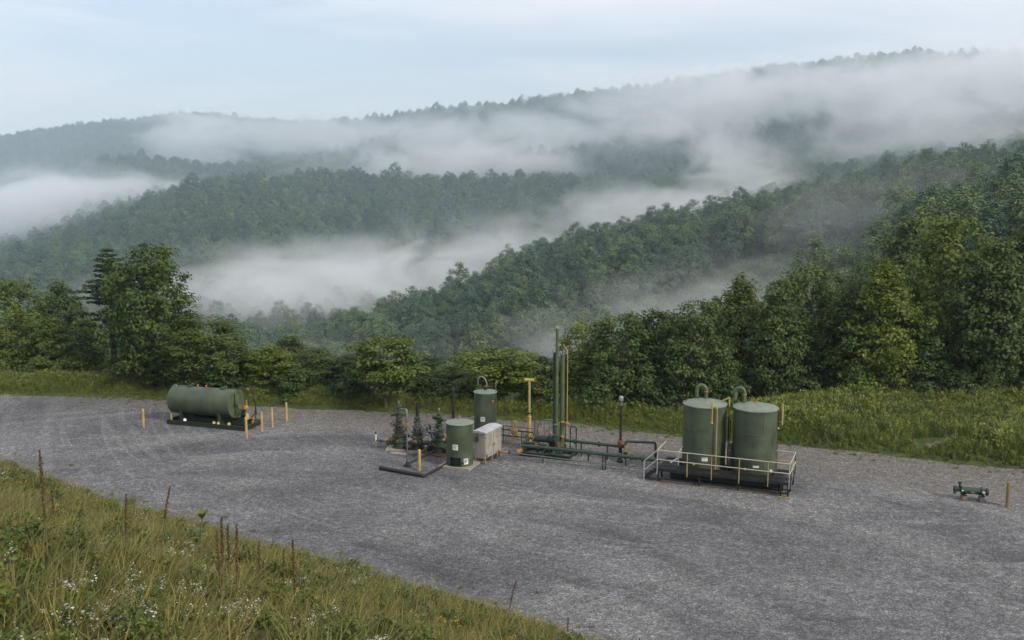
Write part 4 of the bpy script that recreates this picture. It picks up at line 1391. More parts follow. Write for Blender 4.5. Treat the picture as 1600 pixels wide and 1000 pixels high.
# pump end: suction pipe off the top, filter, pump, meter and hose
MB().tube(pipe_path([(1.5,0.2,2.58), (1.55,0.2,2.66), (2.75,0.2,2.62), (2.75,0.2,1.55)], 0.10), 0.035, 8).build('suction_pipe', M['pipe_green'], t)
MB().lathe([(0.05,0),(0.07,0.04),(0.07,0.14),(0.03,0.18)], Matrix.Translation((2.75,0.2,2.62)), 10).build('vent_cap', M['orange'], t)
MB().box((1.93,-0.25,1.62), (0.06,0.10,1.55)).build('end_brace', M['dark_green'], t)
MB().box((1.93,-0.25,1.55), (0.04,0.34,0.34)).build('gauge_box', M['black'], t)
MB().cyl((1.95,-0.1,1.5), (2.45,-0.1,1.5), 0.04).build('outlet_pipe', M['dark_green'], t)
pm = MB().lathe([(0.12,-0.3),(0.16,-0.28),(0.16,0.05),(0.10,0.08),(0.10,0.16),(0.14,0.18),(0.14,0.30),(0.05,0.33)], along((2.45,-0.05,0.95), (0.3,-0.2,1)), 14).build('pump', M['black'], t)
MB().box((2.35,-0.1,0.45), (0.5,0.35,0.5)).build('pump_stand', M['dark_green'], t)
MB().lathe([(0.02,-0.16),(0.17,-0.14),(0.17,0.02),(0.09,0.08),(0.09,0.20)], along((2.72,-0.1,1.42), (0.4,-0.9,0.1)), 16).build('meter', M['orange'], t)
MB().lathe([(0.05,0),(0.13,0.04),(0.15,0.2),(0.13,0.42),(0.05,0.48)], Matrix.Translation((2.80,-0.12,0.55)), 14).build('filter', M['yellow'], t)
MB().tube(pipe_path([(2.75,-0.05,1.1),(2.75,-0.05,1.95)], 0.05), 0.06, 8).build('riser', M['orange'], t)
MB().wheel((2.40,-0.30,1.52), (0,1,0.2), 0.14).build('handwheel', M['yellow'], t)
MB().tube([(2.85,0.35,0.6),(3.05,0.5,0.9),(3.12,0.55,1.6),(3.08,0.5,1.95),(3.14,0.5,1.5),(3.2,0.45,0.9),(3.12,0.3,0.5)], 0.035, 8).build('hose', M['rubber'], t)
MB().cyl((3.1,0.52,0.3), (3.1,0.52,2.05), 0.035).build('hose_post', M['steel'], t)
MB().cyl((3.02,0.2,0.32), (3.16,0.2,0.60), 0.10, 0.05).build('coupling', M['orange'], t)
for xx_, yy_ in ((-1.9,-0.85), (0.55,-0.9), (1.75,-0.85), (0.95,-0.95)):
    MB().lathe([(0.07,0),(0.07,0.10),(0.11,0.10),(0.11,0.15),(0.03,0.17)], along((xx_,yy_,0.30), (0.6,-0.4,0.5)), 10).build('drain_valve', M['yellow'] if xx_ > 0 else M['sign'], t)

# ---- bollards
def bollard(x, y, h, r, mat, label, tilt=0.0, group='yellow bollards around the horizontal tank', seed=0):
    mb = MB().lathe([(r,-0.2),(r*1.04,0.0),(r,0.03),(r,h-0.06),(r*0.9,h-0.02),(r*0.55,h),(0.005,h+0.008)], None, 16)
    o = mb.build('bollard', mat); o.location = (x, y, 0); o.rotation_euler = (R(tilt*0.5), R(tilt), seed)
    return tag(o, label, 'bollard', group)
bollard(-25.97,68.94,1.36,0.085,M['post_yellow'],'yellow bollard standing alone left of the horizontal tank',0.5)
bollard(-17.99,66.21,1.45,0.088,M['post_yellow'],'nearest yellow bollard of the row, in front of the spill tray corner',-0.6)
bollard(-17.40,68.00,1.38,0.086,M['post_yellow'],'second nearest yellow bollard of the row by the tank pump',0.8)
bollard(-16.95,69.19,1.40,0.085,M['post_yellow'],'third yellow bollard of the row by the tank pump',-0.3)
bollard(-16.33,70.90,1.36,0.085,M['post_yellow'],'farthest yellow bollard of the row, close to the weeds',0.4)
bo = bollard(-5.60,58.79,1.30,0.10,M['yellow'],'bright yellow bollard in front of the wellheads',0,'bollard guarding the wellheads')
bollard(26.67,52.04,1.42,0.10,paint('dull_olive_post_paint',(0.20,0.15,0.045),rough=0.7,amt=0.4),'dull yellow post at the right edge beside the green launcher',0,'post by the launcher')

# ---- wellheads
def flange(mb, z, r, n=20, th=0.07):
    mb.lathe([(r*0.6,z-th*0.8),(r,z-th/2),(r,z+th/2),(r*0.6,z+th*0.8)], None, n)
def wellhead(x, y, h, rot, label, style):
    t = thing('wellhead', (x, y, 0), rot, label, 'wellhead', 'wellheads')
    t.scale = (1.3, 1.3, 1.0)
    MB().box((0,0,0.04), (1.25,1.05,0.10)).build('cellar_slab', M['concrete'] if style != 2 else M['rust'], t)
    b = MB().lathe([(0.36,0.08),(0.36,0.16),(0.30,0.18),(0.28,0.46),(0.40,0.48),(0.40,0.56),(0.27,0.58),(0.24,0.86),(0.36,0.88),(0.36,0.96),(0.22,1.0),(0.22,1.18)], None, 22)
    ch = b.build('casing_head', M['well_green'], t)
    for q in range(10):
        a = q*2*math.pi/10
        MB().cyl((0.345*math.cos(a),0.345*math.sin(a),0.455),(0.345*math.cos(a),0.345*math.sin(a),0.60), 0.022, n=6).build('bolt', M['well_green'], ch)
    # side outlets with valves
    for q, (a, z) in enumerate(((0.2,0.36),(math.pi+0.2,0.36),(0.9,0.74),(math.pi+0.9,0.74))):
        d = Vector((math.cos(a), math.sin(a), 0))
        o = MB().cyl(d*0.2+Vector((0,0,z)), d*0.52+Vector((0,0,z)), 0.085, n=12)
        o.lathe([(0.15,0),(0.15,0.06)], along(d*0.36+Vector((0,0,z)), d), 14).lathe([(0.15,0),(0.15,0.07)], along(d*0.50+Vector((0,0,z)), d), 14)
        v = o.build('outlet_valve', M['well_green'], t)
        MB().lathe([(0.11,0),(0.13,0.03),(0.06,0.08)], along(d*0.57+Vector((0,0,z)), d), 12).build('bull_plug', M['rust'] if q % 2 else M['orange'], v)
    body = MB()
    zs_ = [1.18, 1.36, 1.62, 1.80, 2.02, 2.22]
    mast = MB().lathe([(0.20,1.16),(0.30,1.18),(0.30,1.26),(0.17,1.29),(0.15,1.52),(0.26,1.54),(0.26,1.61),(0.14,1.63),(0.13,1.86),(0.21,1.88),(0.21,1.94),(0.11,1.96),(0.10,2.12)], None, 20).build('master_valve', M['well_green'], t)
    MB().box((0,0,1.40), (0.34,0.30,0.22), bev=0.03).build('valve_body', M['well_green'], mast)
    MB().box((0,0,1.75), (0.26,0.26,0.20), bev=0.03).build('valve_body', M['well_green'], mast)
    for z, a, rw in ((1.40,-1.2,0.24), (1.75,-2.0,0.18)):
        d = Vector((math.cos(a), math.sin(a), 0))
        MB().cyl(d*0.1+Vector((0,0,z)), d*0.46+Vector((0,0,z)), 0.035, n=8).build('valve_stem', M['well_green'], mast)
        MB().wheel(d*0.46+Vector((0,0,z)), d, rw, 0.02).build('handwheel', M['black'] if style != 1 else M['steel'], mast)
    for a, z, m_ in ((0.4,1.22,M['orange']),(2.6,1.24,M['orange']),(3.8,0.94,M['rust']),(0.1,0.95,M['orange']),(5.2,1.58,M['rust']),(4.6,0.60,M['rust'])):
        d = Vector((math.cos(a), math.sin(a), 0))
        MB().lathe([(0.055,0),(0.075,0.03),(0.075,0.09),(0.03,0.12)], along(d*0.26+Vector((0,0,z)), d), 10).build('plug', m_, t)
    if style == 1:
        MB().tube([(0,0,2.1),(0,0,h)], [0.085,0.075], 12).build('polish_rod_tube', M['black'], t)
        MB().lathe([(0.16,2.05),(0.16,2.2),(0.10,2.24)], None, 14).build('stuffing_box', M['well_green'], t)
        MB().wheel((0.42,-0.22,1.35), (0.4,-0.9,0.25), 0.36, 0.028).build('handwheel', M['steel'], t)
    else:
        cr = MB().lathe([(0.10,2.08),(0.17,2.10),(0.17,2.18),(0.12,2.2),(0.12,2.34),(0.17,2.36),(0.17,2.42),(0.09,2.44),(0.085,h-0.34),(0.13,h-0.32),(0.13,h-0.22),(0.06,h-0.2),(0.05,h-0.04),(0.02,h)], None, 16).build('swab_valve', M['well_green'], t)
        MB().lathe([(0.03,0),(0.05,0.02),(0.05,0.12),(0.01,0.15)], Matrix.Translation((0,0,h-0.04)), 8).build('gauge', M['galv'], cr)
        for s in (-1, 1):
            d = Vector((s, 0.15*s, 0))
            w_ = MB().cyl(Vector((0,0,2.27)), d*0.34+Vector((0,0,2.27)), 0.065, n=10)
            w_.lathe([(0.12,0),(0.12,0.06)], along(d*0.22+Vector((0,0,2.27)), d), 12).lathe([(0.11,0),(0.11,0.06),(0.05,0.1)], along(d*0.32+Vector((0,0,2.27)), d), 12)
            w_.build('wing_valve', M['well_green'], t)
    return t
wellhead(-7.35,63.63,3.07,A+0.3,'leftmost green wellhead with a grey riser pipe elbow at its top',0)
wellhead(-6.12,63.28,3.20,A+0.9,'middle green wellhead with a tall black tube on top',1)
wellhead(-4.66,62.54,2.85,A-0.5,'rightmost green wellhead beside the short green tank',2)

# ---- pipes by the wells
t = thing('flowline_riser', (-6.42, 59.65, 0), 0, 'thin grey riser pipe bending over to the leftmost wellhead', 'pipe')
p = [(0,0,0.05),(0,0,1.0),(-0.02,0.9,1.05)]
MB().tube(pipe_path([(0,0,0.1),(0.02,0.6,3.05),(0.02,0.9,3.08)][:1]+[(0,0,3.2)], 0.1), 0.055, 10).build('upright', M['steel'], t)
MB().tube(pipe_path([(0,0,2.6),(0,0,3.55),(-0.75,3.45,2.75)], 0.22), 0.075, 10).build('elbow', M['steel'], t)
MB().lathe([(0.075,2.55),(0.10,2.57),(0.10,2.72),(0.075,2.74)], None, 12).build('coupling', M['orange'], t)
MB().lathe([(0.30,-0.05),(0.26,0.06),(0.12,0.16),(0.07,0.30)], None, 12).build('foot', M['rubber'], t)
MB().tube([(0.05,0.05,0.18),(1.0,1.1,0.35),(1.7,2.2,0.42)], 0.055, 8).build('branch_pipe', M['black'], t)

t = thing('side_flowline', (-8.9, 63.8, 0), 0, 'low horizontal pipe with a white topped stub left of the wellheads', 'pipe')
MB().tube([(0,0,0.5),(1.25,-0.3,0.46)], 0.05, 8).build('pipe_run', M['pipe_green'], t)
MB().cyl((0,0,0.46),(0,0,0.95),0.05).build('stub', M['sign'], t)
MB().lathe([(0.06,0.93),(0.06,1.02),(0.02,1.08)], None, 10).build('cap', M['black'], t)
MB().box((0.02,-0.02,0.23),(0.12,0.12,0.46)).build('support', M['timber'], t)
for q in (0.28, 0.62, 0.95):
    MB().lathe([(0.11,-0.04),(0.11,0.04)], along((q*1.25,-0.3*q,0.49), (1.25,-0.3,-0.04)), 12).build('flange', M['dark_green'], t)
MB().wheel((0.75,-0.35,0.62),(0,-0.6,0.8),0.14).build('handwheel', M['orange'], t)

t = thing('ground_pipe', (-5.26, 57.38, 0), 0, 'black pipe lying on the gravel in an L around the bollard', 'pipe')
MB().tube([(-2.76,1.61,0.11),(0,0,0.11)], 0.12, 14).build('pipe_length', M['rubber'], t)
MB().tube([(0.05,0.02,0.09),(1.31,2.55,0.10),(1.9,2.9,0.35)], 0.085, 12).build('pipe_length', M['rubber'], t)
MB().ball((0.0,0.0,0.105),0.125).build('elbow', M['rubber'], t)

t = thing('well_crossline', (-5.4, 62.9, 0), 0, 'dark connecting pipe with rusty valves between the middle and right wellheads', 'pipe')
MB().tube([(-0.6,0.2,0.55),(0.4,-0.6,0.5),(0.85,-0.5,0.48)], 0.065, 8).build('pipe_run', M['black'], t)
MB().lathe([(0.20,-0.1),(0.24,-0.04),(0.24,0.04),(0.20,0.1)], along((0.15,-0.75,0.42),(0.5,-0.8,0)), 14).build('valve_body', M['black'], t)
MB().tube([(0.15,-0.75,0.42),(-0.8,-1.9,0.25)], 0.05, 8).build('branch_pipe', M['black'], t)
MB().box((0.15,-0.75,0.14),(0.25,0.25,0.28)).build('support_block', M['rust'], t)
MB().lathe([(0.07,0),(0.10,0.05),(0.10,0.22),(0.03,0.26)], along((-0.1,0.3,0.55),(0.3,-0.7,0.3)), 12).build('regulator', M['orange'], t)
MB().tube([(-0.05,0.4,1.15),(0.62,0.1,1.2)], 0.05, 8).build('branch_pipe', M['black'], t)
MB().tube([(0.2,0.28,1.17),(0.2,0.28,0.8)], 0.035, 6).build('drop_leg', M['black'], t)

# ---- short green tank with a burner opening
t = thing('short_green_tank', (-3.21, 59.86, 0), A, 'short green tank with a square opening at its foot, in front of the cabinet', 'tank')
slab = MB().box((0,0,0.06),(2.05,1.95,0.14)).build('slab', M['concrete'], t)
r_, h_ = 0.825, 2.72
n_ = 48
mb = MB(); vs, fs = [], []
zsl = [0.12, 0.16, 0.70, 1.2, 1.9, h_-0.03, h_]
def hole(j):           # facing the photographer, a little left
    a = (j+0.5)/n_*2*math.pi + A
    d = (math.degrees(a)+360) % 360
    return 226 < d < 276
for z in zsl:
    for j in range(n_):
        a = 2*math.pi*j/n_
        vs.append((r_*math.cos(a), r_*math.sin(a), z))
for i in range(len(zsl)-1):
    for j in range(n_):
        if i == 1 and hole(j): continue
        j2 = (j+1) % n_
        fs.append((i*n_+j, i*n_+j2, (i+1)*n_+j2, (i+1)*n_+j))
mb.add(vs, fs); mb.build('shell', M['tank_green'], t)
MB().lathe([(r_*0.93,0.15),(r_*0.93,0.75)], None, 40, caps=False).lathe([(r_*0.5,0.16),(r_*0.5,0.74)], None, 24).build('firebox', M['dark'], t)  # near-black lining paints in the dark of the recess
MB().lathe([(r_*0.92,0.74),(0.02,0.742)], None, 40, caps=False).build('firebox_roof', M['dark'], t)
for s_, a_ in ((-1, 226), (1, 276)):
    a = R(a_) - A
    MB().bar((r_*1.01*math.cos(a), r_*1.01*math.sin(a), 0.15), (r_*1.01*math.cos(a), r_*1.01*math.sin(a), 0.72), 0.04).build('opening_frame', M['pipe_green'], t)
roof = MB().lathe([(r_+0.035,h_-0.03),(r_+0.045,h_+0.0),(r_+0.02,h_+0.03),(r_*0.5,h_+0.10),(0.06,h_+0.15)], None, 48).build('roof', M['tank_roof'], t)
MB().lathe([(0.05,h_+0.13),(0.05,h_+0.34),(0.075,h_+0.34),(0.075,h_+0.40),(0.02,h_+0.42)], None, 10).build('vent_cap', M['galv'], roof)
sign(t, r_, R(254)-A, 1.35, 0.34, 0.34)
sign(t, r_, R(300)-A, 0.45, 0.30, 0.36, 3)
MB().cyl((r_*math.cos(R(285)-A),r_*math.sin(R(285)-A),0.38),((r_+0.05)*math.cos(R(285)-A),(r_+0.05)*math.sin(R(285)-A),0.38),0.08).build('drain_plug', M['dark_green'], t)
MB().tube([(-0.8,-0.35,0.55),(-1.05,-0.45,0.55),(-1.1,-0.5,0.2)],0.04,8).build('drain_pipe', M['rust'], t)

# ---- taller green tank behind
t = thing('tall_green_tank', (-1.79, 65.95, 0), A, 'taller green tank with a curled hose on its roof, behind the cabinet', 'tank')
r_, h_ = 0.76, 3.27
MB().lathe([(r_,0.02),(r_,1.1),(r_+0.008,1.11),(r_+0.008,1.15),(r_,1.16),(r_,2.2),(r_+0.008,2.21),(r_+0.008,2.25),(r_,2.26),(r_,h_)], None, 48, caps=False).build('shell', M['tank_green'], t)
roof = MB().lathe([(r_+0.03,h_-0.03),(r_+0.04,h_),(r_+0.01,h_+0.03),(r_*0.5,h_+0.10),(0.05,h_+0.16)], None, 48).build('roof', M['tank_roof'], t)
MB().lathe([(0.12,h_+0.10),(0.12,h_+0.28),(0.16,h_+0.28),(0.16,h_+0.34),(0.03,h_+0.38)], None, 12).build('hatch', M['black'], roof)
MB().tube([(0.05,0,h_+0.3),(0.12,0,h_+0.55),(0.0,0,h_+0.85),(-0.22,0,h_+1.02),(-0.45,0,h_+0.95),(-0.55,0,h_+0.70),(-0.5,0,h_+0.45)],[0.05,0.05,0.05,0.045,0.04,0.035,0.03],8).build('vent_hose', M['galv'], t)
MB().tube(pipe_path([(0.72,0.1,h_-0.5),(0.72,0.1,h_+0.75),(0.88,0.1,h_+0.72)],0.06),0.028,8).build('vent_pipe', M['galv'], t)
sign(t, r_, R(258)-A, 1.55, 0.30, 0.32)
MB().box(((r_+0.02)*math.cos(R(310)-A),(r_+0.02)*math.sin(R(310)-A),2.75),(0.10,0.10,0.14)).build('level_gauge', M['yellow'], t)
t2 = MB().lathe([(0.14,-0.05),(0.14,0.03),(0.095,0.05),(0.095,3.50),(0.13,3.52),(0.13,3.62),(0.02,3.66)], None, 14).build('vent_stack', M['black'])
t2.location = (-3.91, 65.3, 0)
tag(t2, 'black vertical vent stack behind the short green tank', 'vent stack')

# ---- beige cabinet on timber legs
t = thing('equipment_cabinet', (-1.52, 61.13, 0), R(63), 'beige steel cabinet with a pale sloping roof on timber legs', 'cabinet')
LX, LY, LZ = 2.12, 0.78, 1.55
MB().box((0,0,0.36+LZ/2),(LX,LY,LZ),bev=0.012).build('body', M['cabinet'], t)
ov = 0.06
z0 = 0.36+LZ
rf = MB().add([(-LX/2-ov,-LY/2-ov,z0+0.02),(LX/2+ov,-LY/2-ov,z0+0.02),(LX/2+ov,LY/2+ov,z0+0.02),(-LX/2-ov,LY/2+ov,z0+0.02),
               (-LX/2-ov,-LY/2-ov,z0+0.10),(LX/2+ov,-LY/2-ov,z0+0.10),(LX/2+ov,LY/2+ov,z0+0.14),(-LX/2-ov,LY/2+ov,z0+0.14),
               (-LX/2-ov,0.05,z0+0.19),(LX/2+ov,0.05,z0+0.19)],
              [(0,3,2,1),(0,1,5,4),(4,5,9,8),(8,9,6,7),(2,3,7,6),(1,2,6,9,5),(3,0,4,8,7)])
rf.build('roof', M['cabinet_roof'], t, 20)
for k in range(2):
    cx_ = -LX/4+k*LX/2
    dr = MB().box((cx_,-LY/2-0.014,0.36+LZ/2),(LX/2-0.06,0.025,LZ-0.10),bev=0.006).build('door', M['cabinet'], t)
    MB().box((cx_+(0.42 if k == 0 else -0.42),-LY/2-0.045,1.05),(0.03,0.03,0.18)).build('handle', M['steel'], dr)
    for zz_ in (0.6, 1.65):
        MB().cyl((cx_-(0.46 if k == 0 else -0.46),-LY/2-0.035,zz_-0.05),(cx_-(0.46 if k == 0 else -0.46),-LY/2-0.035,zz_+0.05),0.018,n=8).build('hinge', M['steel'], dr)
for sx in (-1, -0.1, 0.55, 1):
    for sy in (-1, 1):
        MB().box((sx*(LX/2-0.07),sy*(LY/2-0.07),0.17),(0.13,0.13,0.38)).build('leg', M['timber'], t)
MB().box((0,LY/2-0.08,0.10),(LX,0.12,0.12)).build('skid_beam', M['timber'], t)
MB().box((-LX/2+0.11,-LY/2-0.05,0.52),(0.10,0.08,0.16)).build('latch_box', M['rust'], t)
MB().bar((-LX/2-0.04,0.06,1.45),(-LX/2-0.04,0.06,2.05),0.05).build('conduit', M['steel'], t)
MB().ring((-LX/2-0.05,0.2,1.55),(1,0,0),0.10,0.02).build('cable_loop', M['black'], t)

# ---- yellow gas piping between the cabinet and the separator
t = thing('gas_meter_run', (0.1, 64.6, 0), A, 'yellow valve posts and dark pipes between the cabinet and the separator', 'pipework')
MB().tube(pipe_path([(-0.05,0,0.0),(-0.05,0,1.55),(0.15,0,1.60),(0.2,0,1.1)],0.12),0.06,10).build('yellow_riser', M['yellow'], t)
MB().lathe([(0.13,-0.12),(0.18,-0.05),(0.18,0.05),(0.13,0.12)], along((-0.02,-0.05,0.9),(0.2,-1,0)),14).build('regulator', M['orange'], t)
MB().lathe([(0.08,0),(0.12,0.1),(0.12,0.28),(0.05,0.34)], Matrix.Translation((0.2,-0.1,0.7)),12).build('valve_body', M['yellow'], t)
for z, w_ in ((0.95,0.045),(0.55,0.05),(1.2,0.03)):
    MB().tube([(-0.95,0.05,z),(1.35,0.05,z-0.02)], w_, 8).build('pipe_run', M['pipe_green'] if z != 0.95 else M['black'], t)
for q in (-0.75, -0.35, 0.55, 0.95):
    MB().cyl((q,0.05,0.0),(q,0.05,1.2 if q < 0 else 0.95),0.03,n=8).build('support', M['yellow'] if q in (-0.35,0.95) else M['black'], t)
MB().bar((-0.6,-0.05,0.0),(-0.45,-0.05,0.65),0.06).build('bracket', M['orange'], t)
MB().tube([(0.3,0.0,0.75),(0.6,-0.15,0.45),(0.9,-0.1,0.35),(1.3,-0.3,0.55)],0.03,7).build('impulse_line', M['orange'], t)
MB().tube([(0.5,0.2,1.0),(0.75,0.1,0.5),(1.1,0.0,0.45),(1.3,-0.1,0.8)],0.022,6).build('impulse_line', M['rust'], t)
MB().wheel((0.18,-0.28,1.0),(0.1,-1,0.1),0.15).build('handwheel', M['orange'], t)
MB().wheel((0.75,0.0,1.05),(0,0,1),0.12).build('handwheel', M['yellow'], t)

t = thing('yellow_tee_post', (1.15, 65.3, 0), A+R(10), 'tall yellow pipe post with a tee on top, left of the separator', 'vent pipe')
MB().lathe([(0.13,-0.1),(0.13,1.62),(0.15,1.64),(0.15,1.74),(0.088,1.78),(0.085,4.14)], None, 16).build('post', M['yellow'], t)
tee = MB().lathe([(0.09,-0.33),(0.125,-0.32),(0.125,-0.24),(0.105,-0.22),(0.105,0.22),(0.125,0.24),(0.125,0.32),(0.09,0.33)], along((0,0,4.2),(1,0,0)),14).build('tee', M['yellow'], t)
MB().lathe([(0.085,-0.331),(0.085,0.331)], along((0,0,4.2),(1,0,0)),12).build('bore_shade', M['dark'], tee)  # solid dark plug, paints in the shade inside the open ends
MB().lathe([(0.16,1.95),(0.16,2.02)], None, 14).build('clamp', M['black'], t)
MB().cyl((0,0,0.35),(0.35,-0.2,0.35),0.05).build('branch_pipe', M['yellow'], t)

# ---- separator: stacks, vessel and manifold on a skid
t = thing('separator', (2.6, 62.0, 0), A, 'dark green separator with tall twin stacks and manifold on a skid', 'separator')
sk = MB()
for yy_ in (-0.75, 0.75):
    sk.box((-0.3,yy_,0.16),(3.4,0.12,0.18)).box((-0.3,yy_,0.262),(3.4,0.22,0.025)).box((-0.3,yy_,0.06),(3.4,0.22,0.025))
for xx_ in (-1.85, -0.6, 0.5, 1.3):
    sk.box((xx_,0,0.165),(0.10,1.36,0.15))
sk.build('skid', M['dark_green'], t)
MB().lathe([(0.20,0.25),(0.26,0.27),(0.26,0.34),(0.16,0.4),(0.16,2.0),(0.20,2.02),(0.20,2.10),(0.10,2.16),(0.092,8.05),(0.105,8.06),(0.105,8.26),(0.08,8.27)], Matrix.Translation((0.28,-0.12,0)), 18).build('tall_stack', M['pale_green'], t)
MB().lathe([(0.09,8.2),(0.135,8.22),(0.135,8.32),(0.02,8.36)], Matrix.Translation((0.28,-0.12,0)), 14).build('stack_cap', M['concrete'], t)
MB().lathe([(0.22,0.4),(0.22,1.0),(0.175,1.08),(0.175,6.55),(0.19,6.56),(0.19,6.62),(0.05,6.68)], Matrix.Translation((0.10,0.20,0)), 18).build('vessel_column', M['dark_green'], t)
MB().lathe([(0.14,0.5),(0.14,6.45),(0.155,6.46),(0.155,6.55),(0.04,6.62)], Matrix.Translation((0.58,0.10,0)), 18).build('vessel_column', M['pale_green'], t)
MB().box((0.42,0.12,6.62),(0.75,0.12,0.04)).build('top_bracket', M['galv'], t)
MB().tube([(0.55,0.1,6.6),(0.55,0.1,6.85),(0.48,0.1,6.95),(0.42,0.1,6.85)],0.03,7).build('relief_valve', M['black'], t)
MB().tube(pipe_path([(0.90,0.1,1.2),(0.90,0.1,6.75),(0.62,0.1,7.2)],0.10),0.030,8).build('yellow_line', M['yellow'], t)
MB().cyl((0.77,0.16,1.0),(0.77,0.16,6.6),0.028,n=8).build('black_line', M['black'], t)
for q, z in ((0.0,2.3),(0.62,2.25),(0.92,2.2),(0.62,1.3)):
    MB().lathe([(0.10,-0.06),(0.13,-0.03),(0.13,0.03),(0.10,0.06)], Matrix.Translation((q if q else 0.28,0.0,z)), 12).build('union', M['orange'] if q else M['black'], t)
hvm = along((0,0,0),(1,0,0))
MB().lathe([(0.02,-1.25),(0.16,-1.22),(0.22,-1.12),(0.22,-0.35),(0.27,-0.34),(0.27,-0.26),(0.22,-0.25),(0.22,0.12),(0.27,0.13),(0.27,0.21),(0.1,0.24)], Matrix.Translation((0.1,-0.25,1.1)) @ hvm, 20).build('vessel', M['dark_green'], t)
for q in (-0.9, -0.1):
    MB().box((q,-0.25,0.6),(0.12,0.34,0.72)).build('saddle', M['dark_green'], t)
MB().lathe([(0.30,0.25),(0.34,0.3),(0.30,0.62),(0.2,0.7),(0.2,1.3),(0.27,1.32),(0.27,1.42),(0.16,1.5)], Matrix.Translation((0.28,-0.12,0)), 18).build('pedestal', M['pipe_green'], t)
# manifold of small pipes and valves
rs = random.Random(12)
for q in range(7):
    x_ = -1.5+q*0.36; hh = 1.0+0.5*rs.random()
    MB().tube(pipe_path([(x_,0.45,0.3),(x_,0.45,hh),(x_+0.22,0.25,hh+0.02)],0.08),0.03,7).build('manifold_pipe', rs.choice([M['dark_green'],M['pipe_green'],M['steel']]), t)
    MB().lathe([(0.05,-0.05),(0.085,-0.02),(0.085,0.06),(0.03,0.1)], Matrix.Translation((x_,0.45,0.55+0.4*rs.random())), 10).build('valve_body', rs.choice([M['dark_green'],M['orange'],M['rust'],M['black']]), t)
for x_, y_, z_, ax, r0, m_ in ((-1.2,0.3,1.25,(0.2,-1,0.1),0.15,'black'),(-0.5,0.15,1.5,(0,-1,0.2),0.17,'orange'),(0.05,-0.55,1.35,(0,-1,0),0.13,'black'),(-0.2,0.2,1.75,(0,-1,0.3),0.16,'galv'),(0.6,-0.45,0.9,(0.3,-1,0),0.14,'orange'),(-0.9,-0.55,0.75,(0,-1,0),0.12,'yellow')):
    MB().wheel((x_,y_,z_),ax,r0).build('handwheel', M[m_], t)
    MB().cyl((x_,y_,z_),(x_-0.2*ax[0],y_-0.25*ax[1],z_-0.2*ax[2]),0.03,n=7).build('valve_stem', M['dark_green'], t)
MB().tube([(0.28,-0.5,0.55),(0.28,-0.9,0.35),(0.9,-0.9,0.3)],0.09,9).build('drain_pipe', M['pipe_green'], t)
MB().tube(pipe_path([(-1.9,-0.35,0.75),(-1.2,-0.4,0.8),(-0.2,-0.6,0.8)],0.1),0.09,10).build('header_pipe', M['pipe_green'], t)
MB().tube([(-1.95,0.5,1.0),(-1.6,-0.2,0.62),(-1.75,-0.9,0.42)],0.11,10).build('header_pipe', M['dark_green'], t)
MB().lathe([(0.10,0),(0.14,0.02),(0.14,0.34),(0.08,0.4)], along((-1.75,-0.85,0.40),(-0.9,-0.5,-0.35)), 12).build('end_cap', M['orange'], t)
MB().bar((-1.8,0.85,0.2),(-1.0,0.85,0.9),0.08).build('brace', M['orange'], t)
# pipe hoop guarding the manifold
hoop = [(-1.35,0.9,0.25)] + [(-0.60-0.75*math.cos(math.pi*i/14),0.9,1.45+0.62*math.sin(math.pi*i/14)) for i in range(15)] + [(0.15,0.9,0.25)]
hp = MB().tube(hoop,0.035,8).build('guard_hoop', M['steel'], t)
for q in (-0.9,-0.55,-0.2):
    MB().cyl((q,0.9,0.9),(q,0.9,1.98),0.025,n=7).build('upright', M['steel'], hp)
MB().cyl((-1.33,0.9,1.0),(0.13,0.9,1.0),0.025,n=7).build('cross_bar', M['steel'], hp)
MB().cyl((-1.55,0.9,0.2),(-1.55,0.9,2.1),0.045,n=8).build('guard_post', M['steel'], t)
MB().tube(pipe_path([(0.85,0.95,0.0),(0.85,0.95,1.75),(1.25,0.95,1.75),(1.25,0.95,0.0)],0.10),0.04,8).build('guard_frame', M['dark_green'], t)

# ---- pipe runs from the separator to the tanks
def run(name, pts, r, mat, label, posts, pm, flanges=(), r_post=0.05):
    t = thing(name, (*pts[0][:2], 0), 0, label, 'pipe', 'pipe runs from the separator to the tanks')
    o = Vector((*pts[0][:2], 0))
    L = [Vector(p)-o for p in pts]
    MB().tube(pipe_path(L, r*2.2) if len(L) > 2 else L, r, 12).build('pipe_run', mat, t)
    a, b_ = L[0], L[-1]
    for q in posts:
        p_ = a.lerp(b_, q) if isinstance(q, float) else Vector((*q, L[0].z))
        s_ = thing_part('support', t)
        MB().cyl((p_.x,p_.y,-0.1),(p_.x,p_.y,p_.z-r*0.5),r_post,n=9).build('post', pm, s_)
        MB().box((p_.x,p_.y,0.02),(0.26,0.26,0.05)).build('foot_plate', M['concrete'], s_)
    d = (b_-a).normalized()
    for q in flanges:
        p_ = a.lerp(b_, q)
        MB().lathe([(r*1.2,-0.07),(r*1.75,-0.06),(r*1.75,0.06),(r*1.2,0.07)], along(p_, d), 14).build('flange', mat, t)
    return t
def thing_part(name, parent):
    o = bpy.data.objects.new(name, None); COL.objects.link(o); o.parent = parent; o.empty_display_size = 0.1
    return o
run('front_pipe_run', [(0.6,60.7,1.0),(1.85,60.15,1.05),(8.75,57.55,1.0)], 0.105, M['pipe_green'], 'thick front green pipe running from the separator to the tank stairs', [0.16,0.60,0.62], M['pipe_green'], (0.34,0.5,0.72,0.8,0.88))
run('rear_pipe_run', [(3.0,62.1,1.02),(6.95,60.5,1.0)], 0.10, M['pipe_green'], 'thick rear green pipe ending at the capped vent post', [0.35,0.75], M['pipe_green'], (0.25,0.62))
